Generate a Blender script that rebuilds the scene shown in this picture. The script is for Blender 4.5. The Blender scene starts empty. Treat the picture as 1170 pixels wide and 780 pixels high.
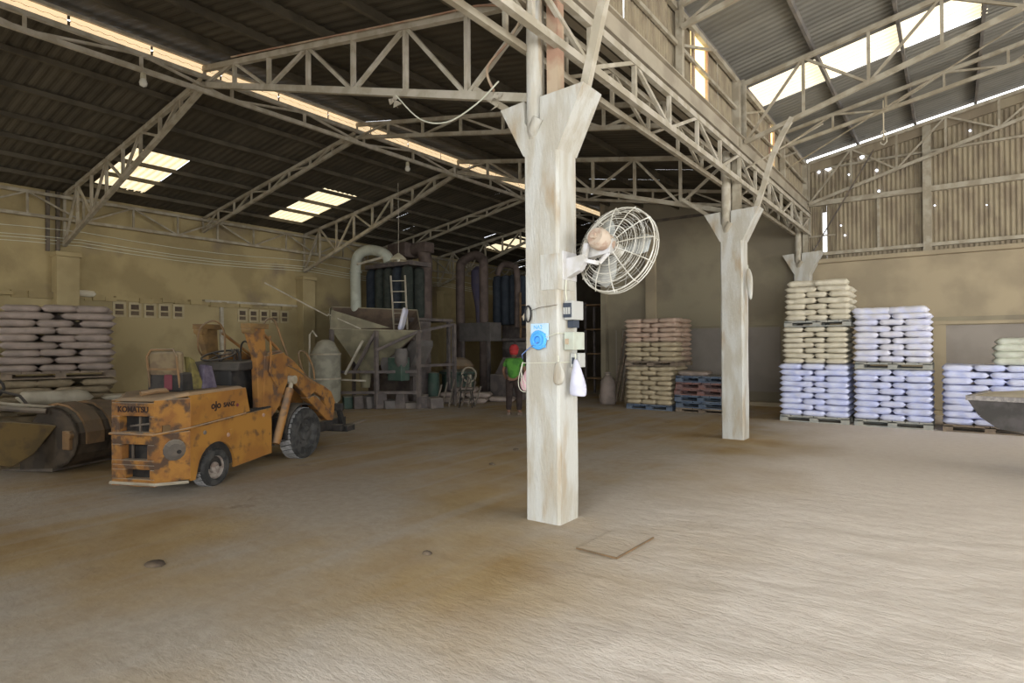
import bpy, math, random
from math import sin, cos, pi, radians, sqrt, atan2
from mathutils import Vector, Matrix, noise

S = bpy.context.scene
C = S.collection
rnd = random.Random(7)

# ------------------------------------------------------------ camera
YAW, PITCH, ROLL = 0.636, 0.0071, -0.0061
camd = bpy.data.cameras.new('camera'); cam = bpy.data.objects.new('camera', camd); C.objects.link(cam)
v = Vector((-sin(YAW), cos(YAW), 0)); r0 = Vector((cos(YAW), sin(YAW), 0)); zz = Vector((0, 0, 1))
fwd = v*cos(PITCH) + zz*sin(PITCH); up0 = -v*sin(PITCH) + zz*cos(PITCH)
right = r0*cos(ROLL) + up0*sin(ROLL); up = -r0*sin(ROLL) + up0*cos(ROLL)
M = Matrix((right, up, -fwd)).transposed().to_4x4(); M.translation = (0, 0, 1.6)
cam.matrix_world = M
camd.sensor_width = 36; camd.lens = 682/1170*36; camd.clip_start = .05; camd.clip_end = 200
S.camera = cam
# ------------------------------------------------------------ world, light, exposure
w = bpy.data.worlds.new('world'); S.world = w; w.use_nodes = True
nt = w.node_tree; bg = nt.nodes['Background']
sky = nt.nodes.new('ShaderNodeTexSky'); sky.sky_type = 'HOSEK_WILKIE'; sky.turbidity = 5; sky.ground_albedo = .4
sky.sun_direction = Vector((.45, -.3, .85)).normalized()
mixw = nt.nodes.new('ShaderNodeMix'); mixw.data_type = 'RGBA'; mixw.inputs[0].default_value = .75
nt.links.new(sky.outputs[0], mixw.inputs[6]); mixw.inputs[7].default_value = (.95, .97, 1.0, 1)
nt.links.new(mixw.outputs[2], bg.inputs[0]); bg.inputs[1].default_value = 3.6
def area(name, loc, rot, sx, sy, power, col, portal=False):
    l = bpy.data.lights.new(name, 'AREA'); l.shape = 'RECTANGLE'; l.size = sx; l.size_y = sy; l.energy = power; l.color = col
    o = bpy.data.objects.new(name, l); C.objects.link(o); o.location = loc; o.rotation_euler = rot
    if portal: l.cycles.is_portal = True
    return o
area('doorway_portal', (3.6, -3.0, 2.6), (radians(90), 0, 0), 12.8, 5.2, 1, (1, 1, 1), True)
area('doorway_daylight', (3.4, -7.5, 2.9), (radians(92), 0, 0), 13.0, 5.4, 900, (.93, .97, 1.0))
area('side_gate_daylight', (9.9, 8.0, 2.6), (radians(90), 0, radians(90)), 12.0, 4.6, 470, (1.0, .97, .92))
area('left_bay_fill', (-12.0, -2.9, 1.9), (radians(84), 0, 0), 4.0, 3.4, 70, (1.0, .93, .80))  # added warm fill for the left bay; a gate there is only assumed
S.view_settings.view_transform = 'Standard'; S.view_settings.look = 'None'
S.view_settings.exposure = 0.50; S.view_settings.gamma = 1; S.view_settings.use_curve_mapping = False
try:
    S.cycles.use_denoising = True; S.cycles.max_bounces = 8; S.cycles.diffuse_bounces = 6
    S.cycles.sample_clamp_indirect = 6
except Exception: pass

# ------------------------------------------------------------ materials
MATS = {}
DUST = (.50, .44, .34)
def mat(name, col, col2=None, scale=3.0, rough=.85, metal=0, bump=.0, bscale=30, dust=0.0, contrast=.5, stretch=(1, 1, 1), rust=None, rust_amt=.0, rscale=2.5, coord='Object', dustcol=DUST):
    m = bpy.data.materials.new(name); m.use_nodes = True; nt = m.node_tree; N = nt.nodes; L = nt.links
    b = N['Principled BSDF']; b.inputs['Roughness'].default_value = rough; b.inputs['Metallic'].default_value = metal
    try: b.inputs['Specular IOR Level'].default_value = .3
    except Exception: pass
    tc = N.new('ShaderNodeTexCoord'); mp = N.new('ShaderNodeMapping'); mp.inputs['Scale'].default_value = stretch
    L.new(tc.outputs[coord], mp.inputs[0])
    def nz(sc, det=5):
        n = N.new('ShaderNodeTexNoise'); n.inputs['Scale'].default_value = sc; n.inputs['Detail'].default_value = det
        L.new(mp.outputs[0], n.inputs['Vector']); return n
    def ramp(src, a, c):
        r = N.new('ShaderNodeMapRange'); r.inputs[1].default_value = a; r.inputs[2].default_value = c; L.new(src, r.inputs[0]); return r.outputs[0]
    def mix(f, a, c):
        x = N.new('ShaderNodeMix'); x.data_type = 'RGBA'
        if isinstance(f, float): x.inputs[0].default_value = f
        else: L.new(f, x.inputs[0])
        for k, s in ((6, a), (7, c)):
            if isinstance(s, tuple): x.inputs[k].default_value = (*s, 1)
            else: L.new(s, x.inputs[k])
        return x.outputs[2]
    cur = tuple(col)
    if col2: 
        h = (1-contrast)*.25
        cur = mix(ramp(nz(scale).outputs[0], .3+h, .7-h), tuple(col), tuple(col2))
    if rust:
        a = .62 - rust_amt*.3
        cur = mix(ramp(nz(rscale, 9).outputs[0], a-.02, a+.10), cur, tuple(rust))
    if dust > 0:
        g = N.new('ShaderNodeNewGeometry'); s = N.new('ShaderNodeSeparateXYZ'); L.new(g.outputs['Normal'], s.inputs[0])
        r = N.new('ShaderNodeMapRange'); r.inputs[1].default_value = .1; r.inputs[2].default_value = .9; r.inputs[4].default_value = dust
        L.new(s.outputs[2], r.inputs[0]); cur = mix(r.outputs[0], cur, dustcol)
    if isinstance(cur, tuple): b.inputs['Base Color'].default_value = (*cur, 1)
    else: L.new(cur, b.inputs['Base Color'])
    if bump > 0:
        bp = N.new('ShaderNodeBump'); bp.inputs['Strength'].default_value = bump; bp.inputs['Distance'].default_value = .02
        L.new(nz(bscale, 6).outputs[0], bp.inputs['Height']); L.new(bp.outputs[0], b.inputs['Normal'])
    MATS[name] = m; return m
def emis(name, col, s, ribs=0):
    m = bpy.data.materials.new(name); m.use_nodes = True; nt = m.node_tree; b = nt.nodes['Principled BSDF']
    b.inputs['Base Color'].default_value = (*col, 1); b.inputs['Emission Strength'].default_value = s
    tc = nt.nodes.new('ShaderNodeTexCoord'); n = nt.nodes.new('ShaderNodeTexNoise'); n.inputs['Scale'].default_value = 3; n.inputs['Detail'].default_value = 4
    nt.links.new(tc.outputs['Object'], n.inputs['Vector'])
    x = nt.nodes.new('ShaderNodeMix'); x.data_type = 'RGBA'; x.inputs[6].default_value = (*[c*.8 for c in col], 1); x.inputs[7].default_value = (*col, 1)
    if ribs:
        wv_ = nt.nodes.new('ShaderNodeTexWave'); wv_.bands_direction = 'Y'; wv_.inputs['Scale'].default_value = ribs*.3183/2; wv_.inputs['Distortion'].default_value = .6
        nt.links.new(tc.outputs['Object'], wv_.inputs['Vector']); nt.links.new(wv_.outputs['Fac'], x.inputs[0]); x.inputs[6].default_value = (*[c*k_ for c, k_ in zip(col, (.80, .70, .55))], 1)
    else: nt.links.new(n.outputs[0], x.inputs[0])
    nt.links.new(x.outputs[2], b.inputs['Emission Color'])
    MATS[name] = m; return m

concrete = mat('column_concrete', (.52, .515, .47), (.44, .41, .34), 2.2, .9, bump=.5, bscale=22, stretch=(3, 3, .7), rust=(.38, .30, .20), rust_amt=.14, rscale=1.6)
plaster = mat('plaster', (.40, .32, .165), (.31, .245, .125), 1.1, .92, bump=.3, bscale=14, rust=(.24, .19, .12), rust_amt=.03, rscale=.9)
plaster_low = mat('plaster_low', (.40, .325, .175), (.33, .265, .14), 1.3, .92, bump=.25, bscale=10)
wallback = mat('back_wall_concrete', (.30, .26, .175), (.235, .20, .14), .8, .92, bump=.25, bscale=10)
wallback_r = mat('back_wall_plaster', (.39, .32, .21), (.31, .255, .17), .9, .92, bump=.25, bscale=10)
wallpanel = mat('wall_panel_render', (.30, .265, .225), (.26, .23, .195), 1.2, .92, bump=.15)
sheet_wall = mat('dusty_wall_sheet', (.305, .255, .17), (.235, .19, .13), 1.4, .8, bump=.1, stretch=(2, 2, .5))
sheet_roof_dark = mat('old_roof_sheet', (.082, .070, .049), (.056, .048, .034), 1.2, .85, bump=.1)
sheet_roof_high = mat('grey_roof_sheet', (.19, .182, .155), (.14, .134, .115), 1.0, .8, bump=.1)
steel = mat('dusty_steel', (.38, .34, .26), (.29, .25, .18), 5, .75, dust=.5)
steel_light = mat('pale_painted_steel', (.47, .43, .35), (.37, .33, .25), 5, .75, dust=.6)
steel_red = mat('primer_steel', (.36, .22, .15), (.46, .36, .25), 3, .8, dust=.4)
steel_dark = mat('dark_steel', (.10, .085, .07), (.15, .12, .09), 5, .75, dust=.5)
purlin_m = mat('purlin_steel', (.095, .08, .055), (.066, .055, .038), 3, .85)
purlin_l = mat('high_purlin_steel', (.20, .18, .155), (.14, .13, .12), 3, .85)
beam_m = mat('box_beam_steel', (.38, .335, .255), (.31, .27, .205), 2, .8, bump=.1)
skylight_m = emis('translucent_sheet_daylight', (1.0, .90, .64), .82, 14)
skylight_hi = emis('translucent_sheet_high', (1.0, .92, .72), .70, 16)
strip_m = emis('ridge_strip_daylight', (1.0, .76, .46), .62)
orange = mat('orange_paint', (.33, .155, .033), (.24, .105, .028), 6, .75, bump=.4, bscale=40, rust=(.085, .05, .03), rust_amt=.44, rscale=7, dust=.6)
orange_clean = mat('orange_paint_side', (.345, .165, .032), (.27, .12, .026), 2.5, .75, rust=(.14, .075, .03), rust_amt=.14, rscale=7, dust=.5)
orange_arm = mat('orange_paint_arm', (.29, .14, .036), (.21, .095, .028), 4, .78, rust=(.11, .065, .04), rust_amt=.34, rscale=8, dust=.55)
rustbrown = mat('rust_brown', (.15, .10, .055), (.22, .13, .06), 4, .85, bump=.3, dust=.3)
olive = mat('olive_frame', (.20, .12, .045), (.13, .08, .035), 6, .8, dust=.3)
black = mat('black_grease', (.018, .017, .016), (.035, .03, .026), 8, .7, dust=.25)
rubber = mat('dusty_tyre', (.030, .030, .028), (.06, .057, .053), 9, .95, bump=.3)
tread_m = mat('dusty_tread', (.36, .35, .34), (.25, .245, .235), 14, .95, bump=.5, bscale=60)
rim_m = mat('dusty_rim', (.035, .034, .032), (.07, .067, .062), 9, .9)
rim_r = mat('rusty_rim', (.20, .15, .12), (.30, .26, .22), 9, .9)
textm = mat('dark_lettering', (.035, .02, .015))
seatm = mat('brown_seat', (.20, .15, .085), (.14, .10, .06), 8, .85, dust=.3)
cloth_r = mat('maroon_cloth', (.15, .04, .05)); cloth_y = mat('yellow_cloth', (.17, .14, .045), (.11, .09, .035), 14)
cloth_p = mat('violet_cloth', (.08, .065, .095), (.12, .10, .13), 14)
sack_cols = {
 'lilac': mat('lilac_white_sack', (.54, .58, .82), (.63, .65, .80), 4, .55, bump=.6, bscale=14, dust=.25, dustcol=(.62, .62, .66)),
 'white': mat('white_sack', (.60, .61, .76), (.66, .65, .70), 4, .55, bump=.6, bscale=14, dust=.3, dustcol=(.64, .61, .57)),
 'cream': mat('cream_sack', (.62, .57, .45), (.54, .49, .375), 4, .65, bump=.6, bscale=14, dust=.3, dustcol=(.58, .52, .40)),
 'tan': mat('tan_sack', (.50, .42, .28), (.42, .35, .235), 4, .8, bump=.6, bscale=14),
 'pinktan': mat('pinkish_tan_sack', (.52, .38, .29), (.45, .34, .26), 4, .8, bump=.6, bscale=14),
 'mauve': mat('mauve_grey_sack', (.33, .265, .225), (.25, .205, .175), 3, .75, bump=.7, bscale=14, dust=.35, dustcol=(.40, .33, .25)),
 'dusty': mat('dusty_sack', (.34, .275, .18), (.25, .20, .125), 4, .85, bump=.7, bscale=14),
 'green': mat('pale_green_sack', (.56, .58, .48), (.50, .50, .41), 4, .7, bump=.6, bscale=14)}
pal_grey = mat('grey_pallet_plastic', (.28, .29, .27), (.36, .35, .30), 5, .8, dust=.4)
pal_blue = mat('blue_pallet_plastic', (.085, .12, .18), (.13, .16, .20), 5, .7, dust=.5)
pal_red = mat('red_brown_pallet', (.24, .12, .10), (.20, .13, .12), 5, .8, dust=.4)
pal_wood = mat('pallet_wood', (.27, .21, .15), (.19, .15, .11), 6, .9, stretch=(1, 6, 1))
fan_m = mat('fan_wire_white', (.66, .64, .57), (.50, .47, .39), 8, .6)
fan_blade = mat('fan_blade', (.42, .44, .42), (.36, .36, .33), 6, .5)
fan_g = mat('fan_grille_grey', (.40, .39, .35)); motor_m = mat('fan_motor', (.40, .28, .21), (.50, .41, .32), 12, .7)
bracket_m = mat('fan_bracket', (.56, .55, .55), (.48, .46, .42), 6, .6)
grey_duct = mat('pale_grey_duct', (.42, .44, .37), (.34, .35, .29), 3, .6, dust=.3)
tank_m = mat('pale_tank', (.27, .26, .20), (.19, .18, .14), 4, .75, dust=.3)
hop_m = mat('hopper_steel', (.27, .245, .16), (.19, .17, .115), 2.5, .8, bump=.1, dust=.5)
hop_shade = mat('hopper_steel_shaded', (.10, .075, .06), (.15, .11, .08), 3, .9)  # darker copy of the hopper steel, interior shade put into the colour
frame_m = mat('machine_frame', (.10, .085, .08), (.15, .125, .11), 4, .8, dust=.35)
dark_bag = mat('dark_filter_bag', (.03, .037, .03), (.045, .05, .042), 6, .9, bump=.2)
blue_bag = mat('navy_filter_bag', (.025, .032, .042), (.035, .042, .052), 6, .9)
brown_duct = mat('brown_duct', (.085, .062, .052), (.12, .09, .075), 4, .75)
violet_m = mat('violet_cyclone', (.10, .09, .14), (.13, .11, .14), 4, .7)
greybox_m = mat('grey_hopper_box', (.14, .125, .115), (.11, .10, .09), 4, .8)
green_m = mat('machine_green', (.045, .08, .06), (.07, .095, .075), 5, .7, dust=.35)
blue_m = mat('bright_blue', (.10, .42, .86)); lblue_m = mat('pale_blue_label', (.50, .68, .86))
red_m = mat('red_cap', (.34, .03, .03), (.27, .025, .025), 9, .85); shirt_m = mat('green_shirt', (.08, .24, .035), (.055, .17, .03), 7, .9, bump=.3, bscale=12)
trouser_m = mat('dark_trousers', (.028, .02, .018), (.045, .032, .026), 7, .95); skin_m = mat('skin', (.20, .11, .07))
hair_m = mat('black_hair', (.015, .012, .01)); shoe_m = mat('worn_shoe', (.16, .12, .09))
white_p = mat('white_plastic_bag', (.56, .56, .66), (.50, .50, .59), 6, .5, bump=.5, bscale=18); pink_p = mat('pink_bag', (.78, .52, .55), (.70, .44, .48), 6, .6, bump=.5, bscale=18)
wire_m = mat('wire_dark', (.03, .03, .03)); wire_b = mat('wire_blue', (.16, .24, .48)); wire_w = mat('wire_pale', (.62, .62, .50))
box_m = mat('switch_box_grey', (.50, .54, .46), (.44, .46, .38), 6, .6); box_d = mat('meter_dark', (.05, .06, .08)); box_f = mat('meter_frame', (.45, .45, .42))
rope_m = mat('sack_thread', (.55, .48, .35))
powder = mat('beige_powder', (.55, .48, .36), (.60, .53, .41), 5, .98, bump=.4, bscale=25)
bucket_m = mat('black_bucket', (.055, .05, .045), (.09, .08, .075), 5, .7, dust=.0)
bucket_edge = mat('bucket_edge', (.23, .21, .20), (.34, .31, .28), 30, .8)
loader_y = mat('loader_yellow_brown', (.15, .10, .035), (.10, .07, .03), 4, .8, rust=(.08, .055, .03), rust_amt=.15, rscale=5, dust=.35)
loader_d = mat('loader_dark', (.045, .035, .025), (.08, .06, .04), 4, .85, dust=.45)
lamp_m = mat('lamp_shade_cream', (.46, .42, .30), (.38, .34, .24), 6, .7)
bulb_m = mat('bulb_glass', (.62, .60, .52), rough=.2)
debris_shade_m = mat('debris_vent_shade', (.10, .075, .055), (.16, .12, .08), 6, .95)  # debris colour, also painted as the shade in the vent holes
hole_m = emis('daylight_hole', (.72, .80, 1.0), 7)

def floor_material():
    m = bpy.data.materials.new('dusty_floor'); m.use_nodes = True; nt = m.node_tree; N = nt.nodes; L = nt.links
    b = N['Principled BSDF']; b.inputs['Roughness'].default_value = .95
    try: b.inputs['Specular IOR Level'].default_value = .15
    except Exception: pass
    g = N.new('ShaderNodeNewGeometry'); pos = g.outputs['Position']
    def mp(sc, rot=0, loc=(0, 0, 0)):
        x = N.new('ShaderNodeMapping'); x.inputs['Scale'].default_value = sc; x.inputs['Rotation'].default_value = (0, 0, rot); x.inputs['Location'].default_value = loc
        L.new(pos, x.inputs[0]); return x.outputs[0]
    def nz(vec, sc, det=5, ro=.5):
        n = N.new('ShaderNodeTexNoise'); n.inputs['Scale'].default_value = sc; n.inputs['Detail'].default_value = det; n.inputs['Roughness'].default_value = ro
        L.new(vec, n.inputs['Vector']); return n.outputs[0]
    def rg(src, a, c, lo=0, hi=1):
        r = N.new('ShaderNodeMapRange'); r.inputs[1].default_value = a; r.inputs[2].default_value = c; r.inputs[3].default_value = lo; r.inputs[4].default_value = hi
        L.new(src, r.inputs[0]); return r.outputs[0]
    def mix(f, a, c):
        x = N.new('ShaderNodeMix'); x.data_type = 'RGBA'
        L.new(f, x.inputs[0])
        for k, s in ((6, a), (7, c)):
            if isinstance(s, tuple): x.inputs[k].default_value = (*s, 1)
            else: L.new(s, x.inputs[k])
        return x.outputs[2]
    def op(o, a, c):
        x = N.new('ShaderNodeMath'); x.operation = o; x.use_clamp = True
        for k, s in ((0, a), (1, c)):
            if isinstance(s, (int, float)): x.inputs[k].default_value = s
            else: L.new(s, x.inputs[k])
        return x.outputs[0]
    sep = N.new('ShaderNodeSeparateXYZ'); L.new(pos, sep.inputs[0]); X, Y = sep.outputs[0], sep.outputs[1]
    big = nz(mp((1, 1, 1)), .45, 4); med = nz(mp((1, 1, 1)), 1.6, 6, .6); fine = nz(mp((1, 1, 1)), 9, 6, .7)
    # powder (right) and trodden brown ground (left)
    powderc = mix(rg(fine, .35, .7), (.72, .635, .545), (.78, .705, .615))
    brown = mix(rg(med, .35, .65), (.36, .245, .115), (.45, .335, .18))
    grey = mix(rg(fine, .35, .65), (.40, .34, .265), (.47, .41, .33))
    leftc = mix(rg(big, .40, .60), brown, grey)
    xj = N.new('ShaderNodeMath'); xj.operation = 'MULTIPLY_ADD'; L.new(big, xj.inputs[0]); xj.inputs[1].default_value = 3.0; L.new(X, xj.inputs[2])
    fac = rg(xj.outputs[0], -1.5, .3)
    col = mix(fac, leftc, powderc)
    # dark damp / oil stains
    st = rg(nz(mp((1, 1, 1), 0, (3, 7, 0)), 1.3, 5, .65), .64, .72)
    st = op('MULTIPLY', st, rg(X, -3.2, -4.5))
    col = mix(op('MULTIPLY', st, .55), col, (.17, .12, .075))
    # wheel track streaks along the travel direction
    tr = rg(nz(mp((2.2, .14, 1), radians(-28)), 1.6, 4), .5, .62)
    tr = op('MULTIPLY', tr, rg(X, -2, -4))
    col = mix(op('MULTIPLY', tr, .35), col, (.46, .42, .37))
    L.new(col, b.inputs['Base Color'])
    rip = nz(mp((1.1, 2.6, 1), radians(14)), 3.0, 8, .72)
    hgt = N.new('ShaderNodeMath'); hgt.operation = 'MULTIPLY'; L.new(rip, hgt.inputs[0])
    L.new(op('MAXIMUM', op('MULTIPLY', rg(xj.outputs[0], -2.2, .2, 0, 1), rg(Y, 9.5, 3.5, 0, 1)), .07), hgt.inputs[1])
    h2 = N.new('ShaderNodeMath'); h2.operation = 'MULTIPLY_ADD'; L.new(fine, h2.inputs[0]); h2.inputs[1].default_value = .18; L.new(hgt.outputs[0], h2.inputs[2])
    bp = N.new('ShaderNodeBump'); bp.inputs['Strength'].default_value = .85; bp.inputs['Distance'].default_value = .05
    L.new(h2.outputs[0], bp.inputs['Height']); L.new(bp.outputs[0], b.inputs['Normal'])
    return m
floor_m = floor_material()

# ------------------------------------------------------------ mesh helpers
class MB:
    def __init__(s): s.v = []; s.f = []
    def add(s, vs, fs):
        n = len(s.v); s.v += [tuple(x) for x in vs]; s.f += [tuple(n+i for i in q) for q in fs]; return s
    def box(s, x0, x1, y0, y1, z0, z1):
        return s.add([(x, y, z) for z in (z0, z1) for y in (y0, y1) for x in (x0, x1)],
                     [(0, 2, 3, 1), (4, 5, 7, 6), (0, 1, 5, 4), (2, 6, 7, 3), (0, 4, 6, 2), (1, 3, 7, 5)])
    def bar(s, p, q, w=.05, h=None, ref=None):
        h = h or w; p = Vector(p); q = Vector(q); d = (q-p).normalized()
        ref = Vector(ref) if ref else (Vector((0, 0, 1)) if abs(d.z) < .95 else Vector((0, 1, 0)))
        a = d.cross(ref).normalized(); b = a.cross(d).normalized()
        vs = [e + a*i*w/2 + b*j*h/2 for e in (p, q) for (i, j) in ((-1, -1), (1, -1), (1, 1), (-1, 1))]
        return s.add(vs, [(0, 3, 2, 1), (4, 5, 6, 7), (0, 1, 5, 4), (1, 2, 6, 5), (2, 3, 7, 6), (3, 0, 4, 7)])
    def tube(s, pts, r, n=8, closed=False):
        pts = [Vector(p) for p in pts]; m = len(pts); rs = r if isinstance(r, (list, tuple)) else [r]*m
        vs = []; prev = None
        for i, p in enumerate(pts):
            if closed: d = pts[(i+1) % m]-pts[i-1]
            else: d = pts[min(i+1, m-1)]-pts[max(i-1, 0)]
            d.normalize()
            if prev is None: a = d.orthogonal().normalized()
            else:
                a = prev - d*prev.dot(d)
                a = a.normalized() if a.length > 1e-6 else d.orthogonal().normalized()
            prev = a; b = d.cross(a)
            vs += [p + (a*cos(2*pi*k/n) + b*sin(2*pi*k/n))*rs[i] for k in range(n)]
        fs = []
        for i in range(m if closed else m-1):
            j = (i+1) % m
            fs += [(i*n+k, i*n+(k+1) % n, j*n+(k+1) % n, j*n+k) for k in range(n)]
        if not closed: fs += [tuple(range(n))[::-1], tuple((m-1)*n+k for k in range(n))]
        return s.add(vs, fs)
    def cyl(s, p, q, r, r2=None, n=16): return s.tube([p, q], [r, r if r2 is None else r2], n)
    def lathe(s, prof, o=(0, 0, 0), axis=(0, 0, 1), n=24):
        ax = Vector(axis).normalized(); a = ax.orthogonal().normalized(); b = ax.cross(a); o = Vector(o)
        vs = [o + ax*z + (a*cos(2*pi*k/n) + b*sin(2*pi*k/n))*max(r, 1e-4) for r, z in prof for k in range(n)]
        fs = [(i*n+k, i*n+(k+1) % n, (i+1)*n+(k+1) % n, (i+1)*n+k) for i in range(len(prof)-1) for k in range(n)]
        return s.add(vs, fs)
    def prism(s, poly, y0, y1, fn=None):   # poly in (x,z), extruded y0..y1
        n = len(poly); vs = [(x, y, z) for y in (y0, y1) for x, z in poly]
        if fn: vs = [fn(*q) for q in vs]
        return s.add(vs, [tuple(range(n)), tuple(range(2*n-1, n-1, -1))] + [(i, n+i, n+(i+1) % n, (i+1) % n) for i in range(n)])
    def quad(s, a, b, c, d): return s.add([a, b, c, d], [(0, 1, 2, 3)])
    def mesh(s, name, smooth=False):
        me = bpy.data.meshes.new(name); me.from_pydata(s.v, [], s.f)
        import bmesh
        bm = bmesh.new(); bm.from_mesh(me); bmesh.ops.recalc_face_normals(bm, faces=bm.faces); bm.to_mesh(me); bm.free()
        if smooth:
            for p in me.polygons: p.use_smooth = True
        me.update(); return me
    def build(s, name, m, parent=None, smooth=False, bevel=0, auto=False):
        me = s.mesh(name, smooth or auto); me.materials.append(m)
        o = bpy.data.objects.new(name, me); C.objects.link(o)
        if parent: o.parent = parent
        if bevel:
            md = o.modifiers.new('bevel', 'BEVEL'); md.width = bevel; md.segments = 2; md.limit_method = 'ANGLE'
        if auto:
            try: me.set_sharp_from_angle(angle=radians(40))
            except Exception: pass
        return o
def tag(o, label=None, cat=None, group=None, kind=None):
    if label: o['label'] = label
    if cat: o['category'] = cat
    if group: o['group'] = group
    if kind: o['kind'] = kind
    return o
def empty(name, loc=(0, 0, 0), rz=0, label=None, cat=None, group=None, kind=None, rot=None):
    o = bpy.data.objects.new(name, None); o.empty_display_size = .2; C.objects.link(o); o.location = loc
    o.rotation_euler = rot if rot else (0, 0, rz)
    return tag(o, label, cat, group, kind)
def copy_tree(o, parent=None):
    c = o.copy(); C.objects.link(c)
    if parent: c.parent = parent
    for ch in list(o.children): copy_tree(ch, c)
    return c
def inst(name, me, parent=None, mw=None, loc=None, rz=0):
    o = bpy.data.objects.new(name, me); C.objects.link(o)
    if parent: o.parent = parent
    if mw is not None: o.matrix_basis = mw
    if loc is not None: o.location = loc; o.rotation_euler = (0, 0, rz)
    return o
def text(name, s, size, m, parent, mw, extrude=.002, weight=0):
    cu = bpy.data.curves.new(name, 'FONT'); cu.body = s; cu.size = size; cu.extrude = extrude; cu.offset = weight; cu.align_x = 'CENTER'; cu.align_y = 'CENTER'
    t = bpy.data.objects.new(name, cu); C.objects.link(t)
    bpy.context.view_layer.update()
    me = bpy.data.meshes.new_from_object(t.evaluated_get(bpy.context.evaluated_depsgraph_get()))
    bpy.data.objects.remove(t); me.materials.clear(); me.materials.append(m)
    o = bpy.data.objects.new(name, me); C.objects.link(o); o.parent = parent; o.matrix_basis = mw; return o

XP, XR, XW = -3.0, -9.46, -15.7            # column row, ridge of the low bay, left wall
BAY = [4.68, 7.68, 10.68, 13.69, 16.45]
YB = 16.62                                   # back wall
def z_left(x): return 5.92 + (x-XR)*.152     # top face line of left slope (z at the sheets)
def z_mid(x): return 6.12 - (x-XR)*.185
def z_high(x): return 6.22 + (x+2.98)*.19
XH = 3.6                                      # ridge of the high bay
def z_high_r(x): return z_high(XH) - (x-XH)*.19

# ------------------------------------------------------------ floor
def axis(a, b, fine0, fine1, cf, ff):
    t = a; out = []
    while t < b-1e-6:
        out.append(t); t += ff if fine0 <= t < fine1 else cf
    out.append(b); return out
xs = axis(-18.5, 14, -4.2, 4.6, .6, .055); ys = axis(-12, 27, .5, 7.6, .6, .055)
def fz(x, y):
    f = max(0, min(1, (x+2.6+.8*noise.noise(Vector((x*.6, y*.6, 0))))/1.6)) * max(0, min(1, (8.2-y)/3.2))
    a, b_ = x*cos(.2)+y*sin(.2), -x*sin(.2)+y*cos(.2)
    n = noise.fractal(Vector((a*1.6, b_*3.4, 1.7)), .8, 2.0, 5)
    rg = noise.noise(Vector((a*.9, b_*2.6, 9)))
    return f*(.012*n + .022*max(0, rg)) + .004*noise.noise(Vector((x*.8, y*.8, 4)))*f
fb = MB(); nx = len(xs)
fb.v = [(x, y, fz(x, y)) for y in ys for x in xs]
fb.f = [(j*nx+i, j*nx+i+1, (j+1)*nx+i+1, (j+1)*nx+i) for j in range(len(ys)-1) for i in range(nx-1)]
tag(fb.build('floor', floor_m, smooth=True), kind='structure')

# ------------------------------------------------------------ corrugated sheet unit (1 x 1, ribs along x)
def sheet_mesh(name, m, ribs=8, amp=.018, thick=0):
    b = MB(); n = ribs*4
    prof = [(k/n, amp*(0, 1, 1, 0)[k % 4] if k < n else 0) for k in range(n+1)]
    b.v = [(x, y, z) for x in (-.03, 1.05) for y, z in prof]
    b.f = [(i, i+1, n+2+i, n+1+i) for i in range(n)]
    me = b.mesh(name); me.materials.append(m); return me
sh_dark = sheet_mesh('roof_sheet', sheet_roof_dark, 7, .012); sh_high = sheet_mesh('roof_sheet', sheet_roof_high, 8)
sh_wall = sheet_mesh('wall_sheet', sheet_wall, 8, .02); sh_sky = sheet_mesh('skylight_sheet', skylight_m, 7, .012); sh_sky_h = sheet_mesh('skylight_sheet', skylight_hi, 8)
def place_sheet(name, me, parent, o, ax, ay, j=0):
    ax = Vector(ax); ay = Vector(ay); an = ax.cross(ay).normalized()
    o = Vector(o) + an*j
    M = Matrix.Identity(4)
    for i in range(3): M[i][0] = ax[i]; M[i][1] = ay[i]; M[i][2] = an[i]; M[i][3] = o[i]
    return inst(name, me, parent, M)
def slope_roof(parent, xb, zf, ys_, me, skymesh, skies, ym):
    for i in range(len(xb)-1):
        x0, x1 = xb[i], xb[i+1]
        for j in range(len(ys_)-1):
            y0, y1 = ys_[j], ys_[j+1]; cx, cy = (x0+x1)/2, (y0+y1)/2
            sk = any(a < cx < b and c < cy < d for a, b, c, d in skies)
            place_sheet('skylight_sheet' if sk else 'roof_sheet', skymesh if sk else me, parent,
                        (x0, y0, zf(x0)+.05), (x1-x0, 0, zf(x1)-zf(x0)), (0, (y1-y0)*(1.0 if sk else 1.02), 0), rnd.uniform(-.006, .012))
    for x in xb:
        b = MB(); b.bar((x, ys_[0], zf(x)+.0), (x, ys_[-1], zf(x)+.0), .045, .08 if ym is purlin_m and me is sh_dark and x < -9.4 else .11); b.build('purlin', ym, parent)

# left slope of the low bay
ceil = empty('ceiling', kind='structure'); ceil['kind'] = 'structure'
XL = [-15.9, -14.87, -14.07, -13.28, -12.49, -11.5, -10.5, -9.5]
YL = [4.95+1.03*k for k in range(-5, 20)]
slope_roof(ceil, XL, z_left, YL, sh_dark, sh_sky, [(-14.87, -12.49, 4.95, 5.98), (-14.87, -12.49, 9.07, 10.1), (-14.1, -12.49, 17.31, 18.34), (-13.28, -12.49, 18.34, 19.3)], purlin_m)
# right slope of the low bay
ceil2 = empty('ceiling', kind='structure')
slope_roof(ceil2, [-9.75, -8.5, -7.4, -6.3, -5.2, -4.1, -3.02], z_mid, YL[:18], sh_dark, sh_sky, [], purlin_m)
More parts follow.
